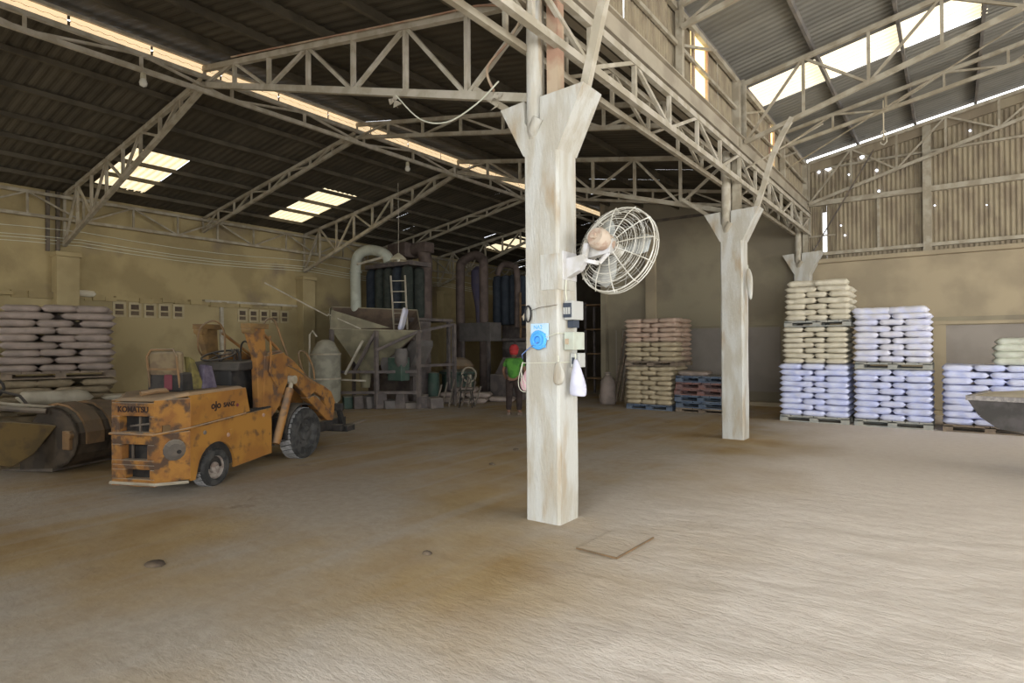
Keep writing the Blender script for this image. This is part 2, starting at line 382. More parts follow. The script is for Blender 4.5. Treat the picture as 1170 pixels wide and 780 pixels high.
# high bay
ceil3 = empty('ceiling', kind='structure')
YH = [11.3+1.08*k for k in range(-9, 6)]
slope_roof(ceil3, [-2.98, -1.8, -.65, .45, 1.55, 2.6, 3.6], z_high, YH, sh_high, sh_sky_h, [(-2.98, .45, 11.3, 12.38), (-1.8, 2.6, 4.82, 5.9)], purlin_l)  # the nearer skylight rectangle is out of view, added for its light
b = MB(); b.add([(XH, -3, z_high(XH)+.05), (10.2, -3, z_high_r(10.2)), (10.2, 16.8, z_high_r(10.2)), (XH, 16.8, z_high(XH)+.05)], [(0, 1, 2, 3)])
b.build('roof_slope', sheet_roof_high, ceil3)
b = MB(); b.add([(-3, -3, z_high(-3)+.08), (XH, -3, z_high(XH)+.08), (XH, YH[0]+.05, z_high(XH)+.08), (-3, YH[0]+.05, z_high(-3)+.08)], [(0, 1, 2, 3)])
b.build('roof_slope', sheet_roof_high, ceil3)
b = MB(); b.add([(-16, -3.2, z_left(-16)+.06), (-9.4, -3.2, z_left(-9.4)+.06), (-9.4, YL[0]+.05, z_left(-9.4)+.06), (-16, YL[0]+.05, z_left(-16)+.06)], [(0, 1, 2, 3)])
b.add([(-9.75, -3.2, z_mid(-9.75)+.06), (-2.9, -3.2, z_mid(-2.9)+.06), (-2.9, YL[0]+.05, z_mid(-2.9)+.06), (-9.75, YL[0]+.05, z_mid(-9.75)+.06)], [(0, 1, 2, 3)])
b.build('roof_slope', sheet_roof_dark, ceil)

# extension roof (right of the ridge, behind the back wall)
b = MB(); b.add([(-9.75, YL[17]-.05, z_mid(-9.75)+.05), (-5, YL[17]-.05, z_mid(-5)+.05), (-5, 24.6, z_mid(-5)+.05), (-9.75, 24.6, z_mid(-9.75)+.05)], [(0, 1, 2, 3)])
b.build('roof_slope', sheet_roof_dark, ceil2)
# translucent daylight strip in the ridge step
b = MB()
st = empty('ridge_light_strip', (0, 0, 0), kind='structure'); st.name = 'trim_1'
for k in range(-7, 21):
    y0 = YL[5]+1.03*k
    b = MB(); b.box(XR-.02, XR, y0+.02, y0+1.01, 5.86, 6.07); b.build('light_panel', strip_m, st)
b = MB(); b.bar((XR+.02, -2.2, 5.86), (XR+.02, 24.5, 5.86), .06, .05); b.bar((XR+.02, -2.2, 6.07), (XR+.02, 24.5, 6.07), .06, .05)
b.build('strip_rail', steel_light, st)

# ------------------------------------------------------------ walls
wl = empty('wall_left', kind='structure')
b = MB(); b.box(XW-.25, XW, -3, 24.6, 2.70, 5.02); b.build('upper_wall', plaster, wl)
b = MB(); b.box(XW-.25, XW+.06, -3, 24.6, 0, 2.72); b.build('lower_wall', plaster_low, wl)
# broken mortar ledge on top of the lower wall
b = MB(); y = -1.0
while y < 10.2:
    l = rnd.uniform(.12, .35); h = rnd.uniform(.02, .09); b.box(XW, XW+.06+rnd.uniform(.03, .13), y, y+l, 2.72-rnd.uniform(0, .06), 2.75+h); y += l*.96
tag(b.build('mortar_ledge', plaster, wl), kind='stuff')
b = MB(); b.box(XW, XW+.16, 7.7, 10.4, 2.78, 2.84); b.box(XW+.06, XW+.14, 8.12, 8.2, .5, 2.78); b.build('wall_rail', steel_light, wl)
b = MB(); b.box(XW, XW+.55, 2.0, 10.5, 0, .58); b.build('plinth', plaster_low, wl, bevel=.02)
# joint lines of block work beyond the second pilaster
for k in range(3):
    b = MB(); b.box(XW+.06, XW+.085, 15.5, 17.2, 2.02+.17*k, 2.10+.17*k); b.build('ledge', plaster, wl)
def vent(y, z):
    e = empty('vent_block', (XW+.06, y, z)); e.parent = wl
    b = MB(); b.box(-.02, .03, .0, .27, 0, .05); b.box(-.02, .03, 0, .27, .30, .35); b.box(-.02, .03, 0, .045, .05, .30); b.box(-.02, .03, .225, .27, .05, .30); b.box(-.02, .035, .045, .225, .145, .18)
    b.build('vent_frame', wv, e)
    b = MB(); b.box(-.02, .002, .045, .225, .05, .30); b.build('vent_dark_backing', debris_shade_m, e)  # dark panel in place of a hole, its shade is in the colour
wv = mat('vent_block_render', (.48, .41, .26), (.41, .34, .21), 6)
for k in range(5): vent(5.62+.33*k, 2.33)
for k in range(5): vent(8.62+.32*k, 2.30)
def pilaster(y, z=3.68, w=.42, label=None):
    b = MB(); b.box(XW, XW+.34, y-w/2, y+w/2, 0, z); b.box(XW, XW+.40, y-w/2-.03, y+w/2+.03, z-.10, z)
    b.build('pilaster', plaster_low, wl, bevel=.01)
for y in (-1.3, 4.68, 10.68, 16.7): pilaster(y)
b = MB(); b.box(XW+.02, XW+.1, 4.36, 4.42, 3.7, 5); b.box(XW+.02, XW+.1, 4.54, 4.60, 3.7, 5); b.build('wall_post', steel_dark, wl)

wb = empty('wall_back', kind='structure')
XE = -8.72
b = MB(); b.box(XE, XP, YB, YB+.2, 0, 6.05); b.build('wall_panel', wallback, wb)
b = MB(); b.box(XP, 10.2, YB, YB+.2, 0, 3.66); b.build('wall_panel', wallback_r, wb)
for (x0, x1) in ((-8.3, -7.35), (-6.95, -3.6)):
    b = MB(); b.box(x0, x1, YB-.03, YB, .35, 2.05); b.build('render_panel', wallpanel, wb)
b = MB(); b.box(-.12, 9.9, YB-.035, YB, .35, 2.0); b.build('render_panel', wallpanel, wb)
def wbar(x0, x1, z0, z1, d, m, nm='wall_rail'):
    b = MB(); b.box(x0, x1, YB-d, YB, z0, z1); b.build(nm, m, wb)
wbar(XE, 10, 2.09, 2.19, .07, wallback, 'concrete_band'); wbar(-.4, 10, 2.02, 2.09, .12, wallback_r, 'concrete_band')
wbar(-7.28, -6.98, 0, 4.9, .12, wallback_r, 'concrete_post'); wbar(XE, XE+.16, 0, 6.0, .2, wallback, 'concrete_post'); wbar(-8.22, -8.08, 0, 2.1, .12, wallback, 'concrete_post')
wbar(-.36, -.12, 0, 2.1, .08, wallback_r, 'concrete_post')
wbar(XE, XP, 5.2, 5.27, .06, steel_dark); wbar(XE, 10, 0, .1, .35, wallback_r, 'kerb')
wbar(XP, 10, 3.60, 3.70, .16, wallback_r, 'ledge'); wbar(XP, 10, 3.80, 3.88, .10, steel); wbar(XP, 10, 5.05, 5.17, .1, steel); wbar(-2.9, 10, 5.95, 6.0, .06, steel)
wbar(-.52, -.36, 3.7, 6.55, .13, steel, 'wall_post'); wbar(3.2, 3.36, 3.7, 7.1, .13, steel, 'wall_post')
wbar(-1.42, -1.37, 3.88, 5.05, .05, steel, 'wall_post')
for x0 in [XP+.72*k for k in range(18)]:
    for (z0, z1) in ((3.70, 5.10), (5.10, None)):
        x1 = x0+.74
        if z1 is None: z1 = min(z_high(x0) if x0 < XH else z_high_r(x0+.72), 9) - .13
        if x0 > 1.6 and abs((x0-XP)/.72 % 2) < 0: continue
        xa = x0
        if abs(x0-XP) < .01 and z0 < 4: xa = x0+.5; # slit of daylight beside the corner post
        place_sheet('wall_sheet', sh_wall, wb, (xa, YB-.0+rnd.uniform(0, .02), z0), (0, 0, z1-z0), (x1-xa, 0, 0))
for (x0, x1, z0, z1) in ((XP, XP+.40, 3.7, 5.1), (XP+.40, XP+.5, 3.7, 3.85), (XP+.40, XP+.5, 4.88, 5.1)):
    place_sheet('wall_sheet', sh_wall, wb, (x0, YB+.01, z0), (0, 0, z1-z0), (x1-x0, 0, 0))
b = MB(); b.bar((XP, YB-.04, z_high(XP)-.20), (XH, YB-.04, z_high(XH)-.20), .06, .26); b.bar((XH, YB-.04, z_high(XH)-.20), (10, YB-.04, z_high_r(10)-.20), .06, .26); b.build('rafter', sheet_wall, wb)
wbar(-2.9, -2.3, 4.28, 4.32, .03, steel); wbar(-2.61, -2.585, 3.8, 4.95, .03, steel)
# rust holes letting the daylight in
for (x, z, s) in ((-2.72, 6.02, .05), (-2.66, 5.9, .03), (-2.45, 5.97, .075), (-2.42, 6.12, .03), (-1.72, 6.10, .045), (-1.42, 5.72, .028), (-1.38, 5.22, .025), (-2.0, 5.72, .018), (.35, 6.28, .022), (-.3, 4.72, .016), (.62, 4.6, .014), (-2.1, 4.25, .02), (-2.18, 4.5, .015), (-2.74, 3.82, .03)):
    b = MB(); b.lathe([(0, 0), (s*.7, 0), (s, .004), (s*.6, .008), (0, .01)], (x, YB-.03, z), (0, -1, 0), 7); b.build('rust_hole', hole_m, wb)

# closing walls (mostly out of view)
farw = mat('far_wall_dark', (.15, .125, .09), (.11, .09, .065), 1)
b = MB(); b.box(XW-.2, -8.6, 24.5, 24.7, 0, 6.2); tag(b.build('wall_far', farw), kind='structure')
b = MB(); b.box(-8.8, -8.6, YB+.2, 24.6, 0, 6.0); tag(b.build('wall_extension', wallback), kind='structure')
b = MB(); b.box(XW-.2, -14, -3.2, -3, 0, 6.1); b.box(-10, XP+.1, -3.2, -3, 0, 6.1); b.box(-14, -10, -3.2, -3, 3.6, 6.1); tag(b.build('wall_front', plaster), kind='structure')
b = MB(); b.box(10, 10.2, 14.2, 16.8, 0, 6.3); b.box(10, 10.2, -3.2, 1.8, 0, 6.3); b.box(10, 10.2, 1.8, 14.2, 5.0, 6.3); tag(b.build('wall_right', wallback_r), kind='structure')
b = MB(); b.box(XP, 10.2, -3.2, -3.05, 5.3, 7.6); tag(b.build('wall_entrance', sheet_wall), kind='structure')

# clerestory wall between the two roofs
wc = empty('wall_middle', kind='structure')
y = -3.0; wins = [(8.42, 9.02), (12.86, 13.22), (2.0, 2.5)]
while y < YB-.02:
    y1 = min(y+.62, YB)
    for a, c in wins:
        if y < a < y1 - .01: y1 = a
        if abs(y-a) < .011: y1 = c
    isw = any(abs(y-a) < .011 for a, c in wins)
    zt = z_high(-2.98)-.02
    t = rnd.uniform(-.012, .012)
    if isw:
        place_sheet('skylight_sheet', sh_win, wc, (XP+.05, y, 5.2), (0, 0, zt-5.25), (0, y1-y, 0)) if 'sh_win' in globals() else None
    else:
        place_sheet('wall_sheet', sh_wall, wc, (XP+.02+t, y, 5.16), (t, 0, zt-5.16), (0, (y1-y)*1.0, 0))
    y = y1
win_m = emis('clerestory_daylight', (1.0, .80, .38), 1.6)
for a, c in wins:
    b = MB(); b.box(XP+.0, XP+.02, a, c, 5.2, 6.16); b.build('window_sheet', win_m, wc)
    b = MB(); b.box(XP+.02, XP+.06, a-.02, a+.03, 5.2, 6.18); b.box(XP+.02, XP+.06, c-.03, c+.02, 5.2, 6.18); b.box(XP+.02, XP+.06, a, c, 5.62, 5.66); b.build('window_frame', steel_red, wc)
b = MB(); b.bar((XP+.07, -3, 5.62), (XP+.07, YB, 5.62), .04, .05); b.bar((XP+.07, -3, 6.1), (XP+.07, YB, 6.1), .06, .08); b.build('wall_rail', steel, wc)
for y in (-1.3, 1.7, 4.68, 7.75, 10.72, 13.75):
    b = MB(); b.bar((XP+.1, y, 5.15), (XP+.1, y, 6.18), .09, .09); b.build('wall_post', steel, wc)
    b = MB(); b.bar((XP+.1, y+.04, 5.62), (XP+.1, y+1.5, 6.12), .035, .035); b.build('brace', steel, wc)

# ------------------------------------------------------------ steelwork
def truss(name, label, group, y, xa, xb, zt, zb, n, m, t=.055, axisY=None, cat='roof truss', ends=True, dy=0):
    """chords in the plane Y=y between xa and xb (or in X=axisY along y); zt, zb give the heights"""
    if axisY is None: P = lambda a, z: (a, y, z); base = (xa, y, 0)
    else: P = lambda a, z: (axisY, a, z); base = (axisY, xa, 0)
    e = empty(name, (0, 0, 0), 0, label, cat, group)
    def bar(nm, p, q, w_, h_=None):
        b = MB(); b.bar(p, q, w_, h_); return b.build(nm, m, e)
    k = 6
    xsn = [xa+(xb-xa)*i/n for i in range(n+1)]
    bar('top_chord', P(xa, zt(xa)), P(xb, zt(xb)), t*1.15, t*1.3); bar('bottom_chord', P(xa, zb(xa)), P(xb, zb(xb)), t*1.15, t*1.3)
    for i, x in enumerate(xsn):
        if 0 < i < n or ends:
            if zt(x)-zb(x) > .12: bar('vertical', P(x, zb(x)), P(x, zt(x)), t*.8)
        if i < n:
            x2 = xsn[i+1]
            if i % 2: bar('diagonal', P(x, zt(x)), P(x2, zb(x2)), t*.7)
            else: bar('diagonal', P(x, zb(x)), P(x2, zt(x2)), t*.7)
    return e
lin = lambda x0, z0, x1, z1: (lambda x: z0+(z1-z0)*(x-x0)/(x1-x0))
def ordn(i): return ['nearest', 'second', 'third', 'fourth', 'farthest'][i]
full = [0, 2, 4]
for i, y in enumerate(BAY):
    f = i in full
    o = ordn(i)
    if i < 4:
        truss('roof_truss', 'pale steel truss of the low roof, %s from camera, between ridge and column row' % o, 'low roof trusses right of the ridge', y, XR, -3.1,
              lin(-9.46, 5.99, -3.1, 4.87), lin(-9.46, 5.74, -3.1, 3.92 if f else 4.55), 7, steel_light if i == 0 else steel, .062 if f else .05)
    truss('roof_truss', 'tan steel truss rising from left wall to ridge, %s from camera' % o, 'low roof trusses left of the ridge', y, -15.6, XR,
          lin(-15.6, 4.93, XR, 5.84), lin(-15.6, 3.86 if f else 4.6, XR, 5.72), 8, steel, .062 if f else .05)
    truss('roof_truss', 'beige steel truss of the high roof, %s from camera, right of the clerestory' % o, 'high roof trusses', y if i < 4 else YB-.25, -2.85, XH,
          lin(-2.85, 6.10, XH, 7.33), lin(-2.85, 5.08 if f else 5.80, XH, 7.0 if f else 7.02), 7, steel, .055 if f else .05)
truss('roof_truss', 'tan steel truss beyond the back wall over the second filter machine', 'low roof trusses left of the ridge', 20.2, -15.6, XR, lin(-15.6, 4.93, XR, 5.84), lin(-15.6, 4.3, XR, 5.72), 7, steel, .05)
truss('wall_girder', 'long lattice strut running along top of left wall', None, 0, -3, 24, lambda a: 4.88, lambda a: 4.40, 27, steel, .05, axisY=XW+.22, cat='girder')
truss('ridge_girder', 'long lattice girder under the bright strip at the ridge', None, 0, -3, 24, lambda a: 5.84, lambda a: 5.62, 20, steel_light, .05, axisY=XR+.06, cat='girder')
truss('eave_girder', 'long lattice girder along the column row under the box beam', None, 0, -3, YB-.05, lambda a: 4.80, lambda a: 4.36, 19, steel_light, .06, axisY=XP+.12, cat='girder')
truss('eave_girder', 'rear lattice girder behind the first one along the column row', None, 0, -3, YB-.05, lambda a: 4.78, lambda a: 4.34, 19, steel, .05, axisY=XP-.16, cat='girder')
bb = MB(); bb.box(XP-.14, XP+.16, -3, YB-.03, 4.88, 4.90); bb.box(XP-.14, XP+.16, -3, YB-.03, 5.13, 5.15); bb.box(XP+.08, XP+.11, -3, YB-.03, 4.9, 5.13)
tag(bb.build('box_beam', beam_m), 'long beige steel beam along the column row below the ribbed wall', 'beam')

# columns with flared heads
def curve_bar(b, pts, w, h):
    for p, q in zip(pts[:-1], pts[1:]): b.bar(p, q, w, h, (0, 1, 0))
def column(y, label, near=False, dyb=0):
    e = empty('concrete_column', (-3.0, y, 0), 0, label, 'column', 'flared concrete columns')
    wx, wy = .185, .17
    b = MB()
    poly = [(-wx-.01, -.05), (wx+.01, -.05), (wx, 3.36), (.46, 3.86), (.14, 3.86), (.10, 3.74), (.02, 3.62), (-.14, 3.62), (-.20, 3.72), (-.22, 3.86), (-.46, 3.84), (-wx, 3.36)]
    # split in convex pieces: shaft + head with a notch
    n = 10
    vs = []; 
    for k in range(n+1):
        z = -.02 + 3.38*k/n; j = lambda: rnd.uniform(-.004, .004)
        c = .022
        for (sx, sy) in ((-wx, -wy+c), (-wx+c, -wy), (wx-c, -wy), (wx, -wy+c), (wx, wy-c), (wx-c, wy), (-wx+c, wy), (-wx, wy-c)): vs.append((sx+j(), sy+j(), z))
    fs = [(k*8+i, k*8+(i+1) % 8, (k+1)*8+(i+1) % 8, (k+1)*8+i) for k in range(n) for i in range(8)]
    b.add(vs, fs + [tuple(range(8)), tuple(n*8+i for i in range(8))])
    b.build('shaft', concrete, e)
    b = MB()
    b.prism([(-wx, 3.35), (0.0, 3.35), (.0, 3.58), (-.12, 3.58), (-.17, 3.66), (-.18, 3.86), (-.45, 3.84)], -wy, wy)
    b.prism([(0, 3.35), (wx, 3.35), (.45, 3.88), (.0, 3.86), (0, 3.58)], -wy, wy)
    b.build('head', concrete, e)
    b = MB(); b.tube([(-.09, -.12, 3.50), (-.09, -.12, 3.6), (-.09, -.12, 4.9)], [.06, .075, .075], 14); b.tube([(-.09, -.12, 3.52), (-.06, -.19, 3.57), (.0, -.2, 3.66)], .05, 10)
    b.build('downpipe', concrete if near else steel_light, e, auto=True)
    b = MB(); b.box(.0, .12, -.05, .06, 3.62, 6.1); b.build('steel_post', steel_red if near else steel, e)
    if y > 16: return e
    b = MB(); pts = [(.36, 0, 3.84), (.47, dyb*.4, 4.25), (.60, dyb*.7, 4.75), (.76, dyb, 5.12), (.90, dyb, 5.34)]
    curve_bar(b, pts, .08, .07)
    b.build('knee_brace', steel_light, e)
    if y < 16:
        b = MB(); b.bar((-.40, 0, 3.84), (-.9, 0, 4.22), .06, .06); b.build('knee_brace', steel, e)
    return e
col1 = column(4.68, 'tall pale concrete column with flared head nearest the camera, carrying the fan', True)
col2 = column(10.48, 'middle beige concrete column with flared head between two sack stacks', dyb=.2)
col3 = column(16.38, 'farthest concrete column head rising above the tallest sack stack at back wall')
column(-1.3, 'concrete column of the row behind the camera')

# ------------------------------------------------------------ fan on the near column
FA = Vector((.15, .955, -.255)).normalized()
fan = empty('wall_fan', (-2.50, 4.98, 2.49), 0, 'large white caged industrial fan bracketed to the near column', 'fan')
R = Matrix(((0, 0, 0),)*3)
a1 = FA.cross(Vector((0, 0, 1))).normalized(); a2 = a1.cross(FA).normalized()
def FP(r, t, z): return a1*(r*cos(t)) + a2*(r*sin(t)) + FA*z
FR = .41
def ring(b, r, z, th, n=40): b.tube([FP(r, 2*pi*k/n, z) for k in range(n)], th, 6, closed=True)
b = MB(); ring(b, FR, .02, .008); ring(b, FR, .09, .006); ring(b, FR+.004, .055, .005)
b.build('rim', fan_m, fan, smooth=True)
b = MB()
for r_, z_ in ((.34, -.035), (.27, -.06), (.19, -.075), (.10, -.085)): ring(b, r_, z_, .0045)
for i in range(14): ring(b, .08+.023*i, -.086+.05*(i/13)**2, .0016, 36)
b.build('guard_ring', fan_m, fan, smooth=True)
for k in range(12):
    t = 2*pi*k/12+.15
    b = MB(); b.tube([FP(.07, t, -.09), FP(.2, t, -.075), FP(.33, t, -.04), FP(.40, t, .0), FP(.425, t, .02)], .0055, 5); b.tube([FP(.405, t, .0), FP(.405, t, .1)], .005, 5)
    b.build('spoke', fan_m, fan)
b = MB()
for r_, z_ in ((.34, .12), (.27, .135), (.19, .145), (.11, .15)): ring(b, r_, z_, .0022, 36)
for k in range(12):
    t = 2*pi*k/12+.3; b.tube([FP(.05, t, .16), FP(.25, t, .148), FP(.40, t, .09)], .0022, 4)
tag(b.build('front_grille', fan_g, fan), kind='stuff')
for k in range(3):
    b = MB(); t0 = 2*pi*k/3; vs = []
    for i in range(7):
        r_ = .06+.30*i/6; hw = (.34+.30*sin(pi*min(1, (i+.5)/6.5)))
        vs += [FP(r_, t0-hw*.5, .02), FP(r_, t0+hw*.9, .07)]
    b.add(vs, [(2*i, 2*i+1, 2*i+3, 2*i+2) for i in range(6)])
    o = b.build('blade', fan_blade, fan, smooth=True); md = o.modifiers.new('solid', 'SOLIDIFY'); md.thickness = .004
b = MB(); b.lathe([(0, -.02), (.06, -.02), (.06, .08), (.03, .10), (0, .10)], (0, 0, 0), FA, 20); b.build('hub', fan_m, fan, auto=True)
b = MB(); b.lathe([(0, -.30), (.08, -.30), (.098, -.27), (.098, -.20), (.085, -.19), (.085, -.10), (.05, -.09), (.05, -.02), (0, -.02)], (0, 0, 0), FA, 24); b.build('motor', motor_m, fan, auto=True)
b = MB(); q = FP(0, 0, -.14)
b.add([q+Vector(p) for p in ((-.16, -.05, -.13), (.06, -.05, -.10), (.06, .05, -.10), (-.16, .05, -.13), (-.14, -.05, .0), (.09, -.04, .03), (.09, .06, .03), (-.14, .05, 0))],
      [(0, 1, 2, 3), (4, 7, 6, 5), (0, 4, 5, 1), (3, 2, 6, 7), (0, 3, 7, 4), (1, 5, 6, 2)]); b.build('cradle', bracket_m, fan, bevel=.006)
b = MB(); b.box(-.32, -.305, -.40, -.16, -.30, -.04); b.add([(-.31, -.34, -.28), (-.31, -.34, -.10), (-.14, -.34, -.08), (-.12, -.34, -.14), (-.18, -.34, -.22), (-.31, -.26, -.28), (-.31, -.26, -.10), (-.14, -.26, -.08), (-.12, -.26, -.14), (-.18, -.26, -.22)],
      [(0, 1, 2, 3, 4), (9, 8, 7, 6, 5), (0, 5, 6, 1), (1, 6, 7, 2), (2, 7, 8, 3), (3, 8, 9, 4), (4, 9, 5, 0)]); b.build('bracket', bracket_m, fan, bevel=.004)
b = MB(); b.bar((-.15, -.30, -.13), (-.14, -.26, .02), .04, .04); b.bar((-.15, -.30, -.13), (-.03, -.24, -.16), .035, .035); b.bar((-.03, -.24, -.16), (.02, -.14, -.05), .03, .03); b.build('tilt_arm', bracket_m, fan)
b = MB(); b.tube([(-.30, -.36, -.3), (-.30, -.37, -.4), (-.295, -.36, -.5), (-.295, -.36, -.6)], .006, 6); b.build('cable', wire_w, fan)
b = MB(); b.lathe([(.0, -.34), (.03, -.34), (.03, -.30), (0, -.30)], (0, 0, 0), FA, 10); b.build('motor_cap', motor_m, fan)
# strapped plate on the column
b = MB(); b.box(-2.84, -2.812, 4.515, 4.80, 2.10, 2.42); b.box(-3.0, -2.81, 4.500, 4.512, 2.10, 2.42)
tag(b.build('mounting_plate', concrete, bevel=.003), 'rough plate wrapped round the near column behind the fan bracket', 'plate')

# ------------------------------------------------------------ switch gear and hung things on the near column
CX = -2.81
e = empty('electric_meter_box', (CX, 4.66, 1.83), 0, 'dark glazed breaker box on side of near column, above the grey one', 'switch box')
b = MB(); b.box(0, .09, -.06, .13, 0, .17); b.build('case', box_f, e, bevel=.006)
b = MB(); b.box(-.005, .075, -.07, -.055, .02, .15); b.build('window', box_d, e)
for k in range(3):
    b = MB(); b.box(.0+.025*k, .018+.025*k, -.078, -.07, .05, .11); b.build('breaker', box_f, e)
b = MB(); b.box(.0, .06, .0, .1, -.07, -.002); b.build('lower_case', box_d, e)
e = empty('switch_box', (CX, 4.66, 1.56), 0, 'pale green-grey switch box on side of near column below the dark one', 'switch box')
b = MB(); b.box(0, .10, -.07, .13, 0, .16); b.build('case', box_m, e, bevel=.006)
b = MB(); b.box(.02, .05, -.085, -.07, .05, .10); b.build('lever', steel_red, e)
e = empty('switch_box', (CX, 4.72, 1.40), 0, 'small beige socket box lowest on near column behind white bag', 'switch box')
b = MB(); b.box(0, .09, -.02, .1, 0, .13); b.build('case', box_f, e, bevel=.006)
b = MB(); b.box(.02, .06, -.028, -.02, .03, .09); b.build('socket', box_d, e)
def hung_bag(loc, pts, th, m, label, name='plastic_bag', cat='bag', rz=0):
    e = empty(name, loc, rz, label, cat)
    b = MB(); n = len(pts); vs = []; cols = 9
    for i, (zc, xc, hw) in enumerate(pts):
        for k in range(cols):
            t = 2*pi*k/cols; q_ = noise.noise(Vector((cos(t)*2+loc[0]*7, sin(t)*2, zc*9)))
            vs.append((xc+cos(t)*hw*(1+.5*q_)+.008*sin(5*t+i), sin(t)*th*(.4+.6*i/(n-1))*(1+.35*sin(3*t+2*i)), zc+.02*q_))
    fs = [(i*cols+k, i*cols+(k+1) % cols, (i+1)*cols+(k+1) % cols, (i+1)*cols+k) for i in range(n-1) for k in range(cols)]
    b.add(vs, fs+[tuple(range(cols)), tuple((n-1)*cols+k for k in range(cols))]); o = b.build('bag_body', m, e, smooth=True)
    md = o.modifiers.new('s', 'SUBSURF'); md.levels = 1; md.render_levels = 1
    b = MB(); b.tube([(0, 0, pts[0][0]-.01), (.004, 0, .02), (0, 0, .05)], .006, 5); b.build('tie', wire_w, e)
    return e
hung_bag((-2.735, 4.66, 1.48), [(0, 0, .014), (-.05, .01, .03), (-.14, .02, .055), (-.24, .03, .08), (-.32, .035, .09), (-.34, .035, .07)], .055, white_p, 'white plastic bag hanging on right side of near column', rz=radians(50))
hung_bag((-2.815, 4.50, 1.46), [(0, 0, .014), (-.04, 0, .05), (-.10, .01, .07), (-.17, .0, .06), (-.22, 0, .03)], .03, concrete, 'small dusty beige cloth bundle tied at corner of near column', 'cloth_bundle', 'cloth')
hung_bag((-3.215, 4.62, 1.40), [(0, 0, .012), (-.05, -.01, .04), (-.12, -.03, .075), (-.18, -.035, .075), (-.23, -.02, .05)], .04, pink_p, 'pink plastic bag hanging on left side of near column', rz=0)
hung_bag((-2.75, 10.40, 2.88), [(0, 0, .02), (-.08, .01, .05), (-.2, .02, .06), (-.38, .03, .045), (-.55, .04, .02)], .05, concrete, 'grey rag tied on right edge of middle column', 'rag', 'cloth')
# blue coil with label
e = empty('wire_coil', (-3.0, 4.495, 1.65), 0, 'bright blue round cable coil with pale label on near column', 'coil')
b = MB(); b.box(-.10, .09, -.008, .005, .0, .15); b.build('label_card', lblue_m, e, bevel=.002)
for k, (r_, x_) in enumerate(((.075, 0), (.06, .01), (.045, 0))):
    b = MB(); b.tube([(x_-.01+r_*cos(2*pi*i/20), -.02-.008*k, -.0+r_*sin(2*pi*i/20)) for i in range(20)], .014, 6, closed=True); b.build('loop', blue_m, e, smooth=True)
b = MB(); b.box(-.085, .065, -.016, -.008, -.07, .06); b.build('backing', blue_m, e, bevel=.015)
text('label_text', 'NA2', .05, blue_m, e, Matrix.Translation((-.02, -.009, .115)) @ Matrix.Rotation(pi/2, 4, 'X'), .001)
b = MB(); b.tube([(.0, -.04, -.02), (-.1, -.03, -.07), (-.19, -.02, -.13), (-.24, .06, -.17)], .005, 5); b.build('lead', wire_b, e)
b = MB(); b.tube([(.02, -.03, 0), (.09, -.02, .03), (.19, -.015, .06), (.20, .1, .06)], .004, 5); b.build('lead', wire_w, e)
e = empty('wire_coil', (-3.13, 4.485, 1.89), 0, 'small black oval wire coil high on left edge of near column', 'coil')
for k in range(3):
    b = MB(); b.tube([(.032*cos(2*pi*i/18)+.006*k, -.005*k, .075*sin(2*pi*i/18)) for i in range(18)], .006, 5, closed=True); b.build('loop', wire_m, e)
b = MB(); b.tube([(.03, 0, .03), (.14, .0, .055), (.32, .0, .07)], .003, 4); b.build('lead', steel_dark, e)
b = MB(); b.add([(-.03, .0, .02), (-.085, .03, -.02), (-.05, .0, -.06), (-.03, .008, .02), (-.085, .036, -.02), (-.05, .008, -.06)], [(0, 1, 2), (3, 5, 4), (0, 3, 4, 1), (1, 4, 5, 2), (2, 5, 3, 0)]); b.build('paper_scrap', rope_m, e)
b = MB(); zw = 1.44; c0 = [(-3.2, 4.50), (-2.80, 4.50), (-2.80, 4.87), (-3.2, 4.87)]
b.tube([(x, y, zw+.01*sin(i)) for i, (x, y) in enumerate(c0)], .004, 4, closed=True)
b.tube([(-3.2, 4.50, 1.44), (-3.22, 4.5, 1.36), (-3.18, 4.49, 1.28), (-3.16, 4.49, 1.25)], .004, 4)
tag(b.build('binding_wire', wire_w), 'pale wire tied round the near column above the pink bag', 'wire')
b = MB()
for dx, dz in ((0, 0), (.035, .03)):
    b.tube([(-3.2+(-.05-dx)*sin(pi*t/10), 4.50+.10*t/10, 1.45-.28*sin(pi*t/20)**1.0-dz*sin(pi*t/10)) for t in range(0, 11)], .0035, 4)
tag(b.build('cord_loops', wire_w), 'pale green cord loops left of near column over pink bag', 'cord')

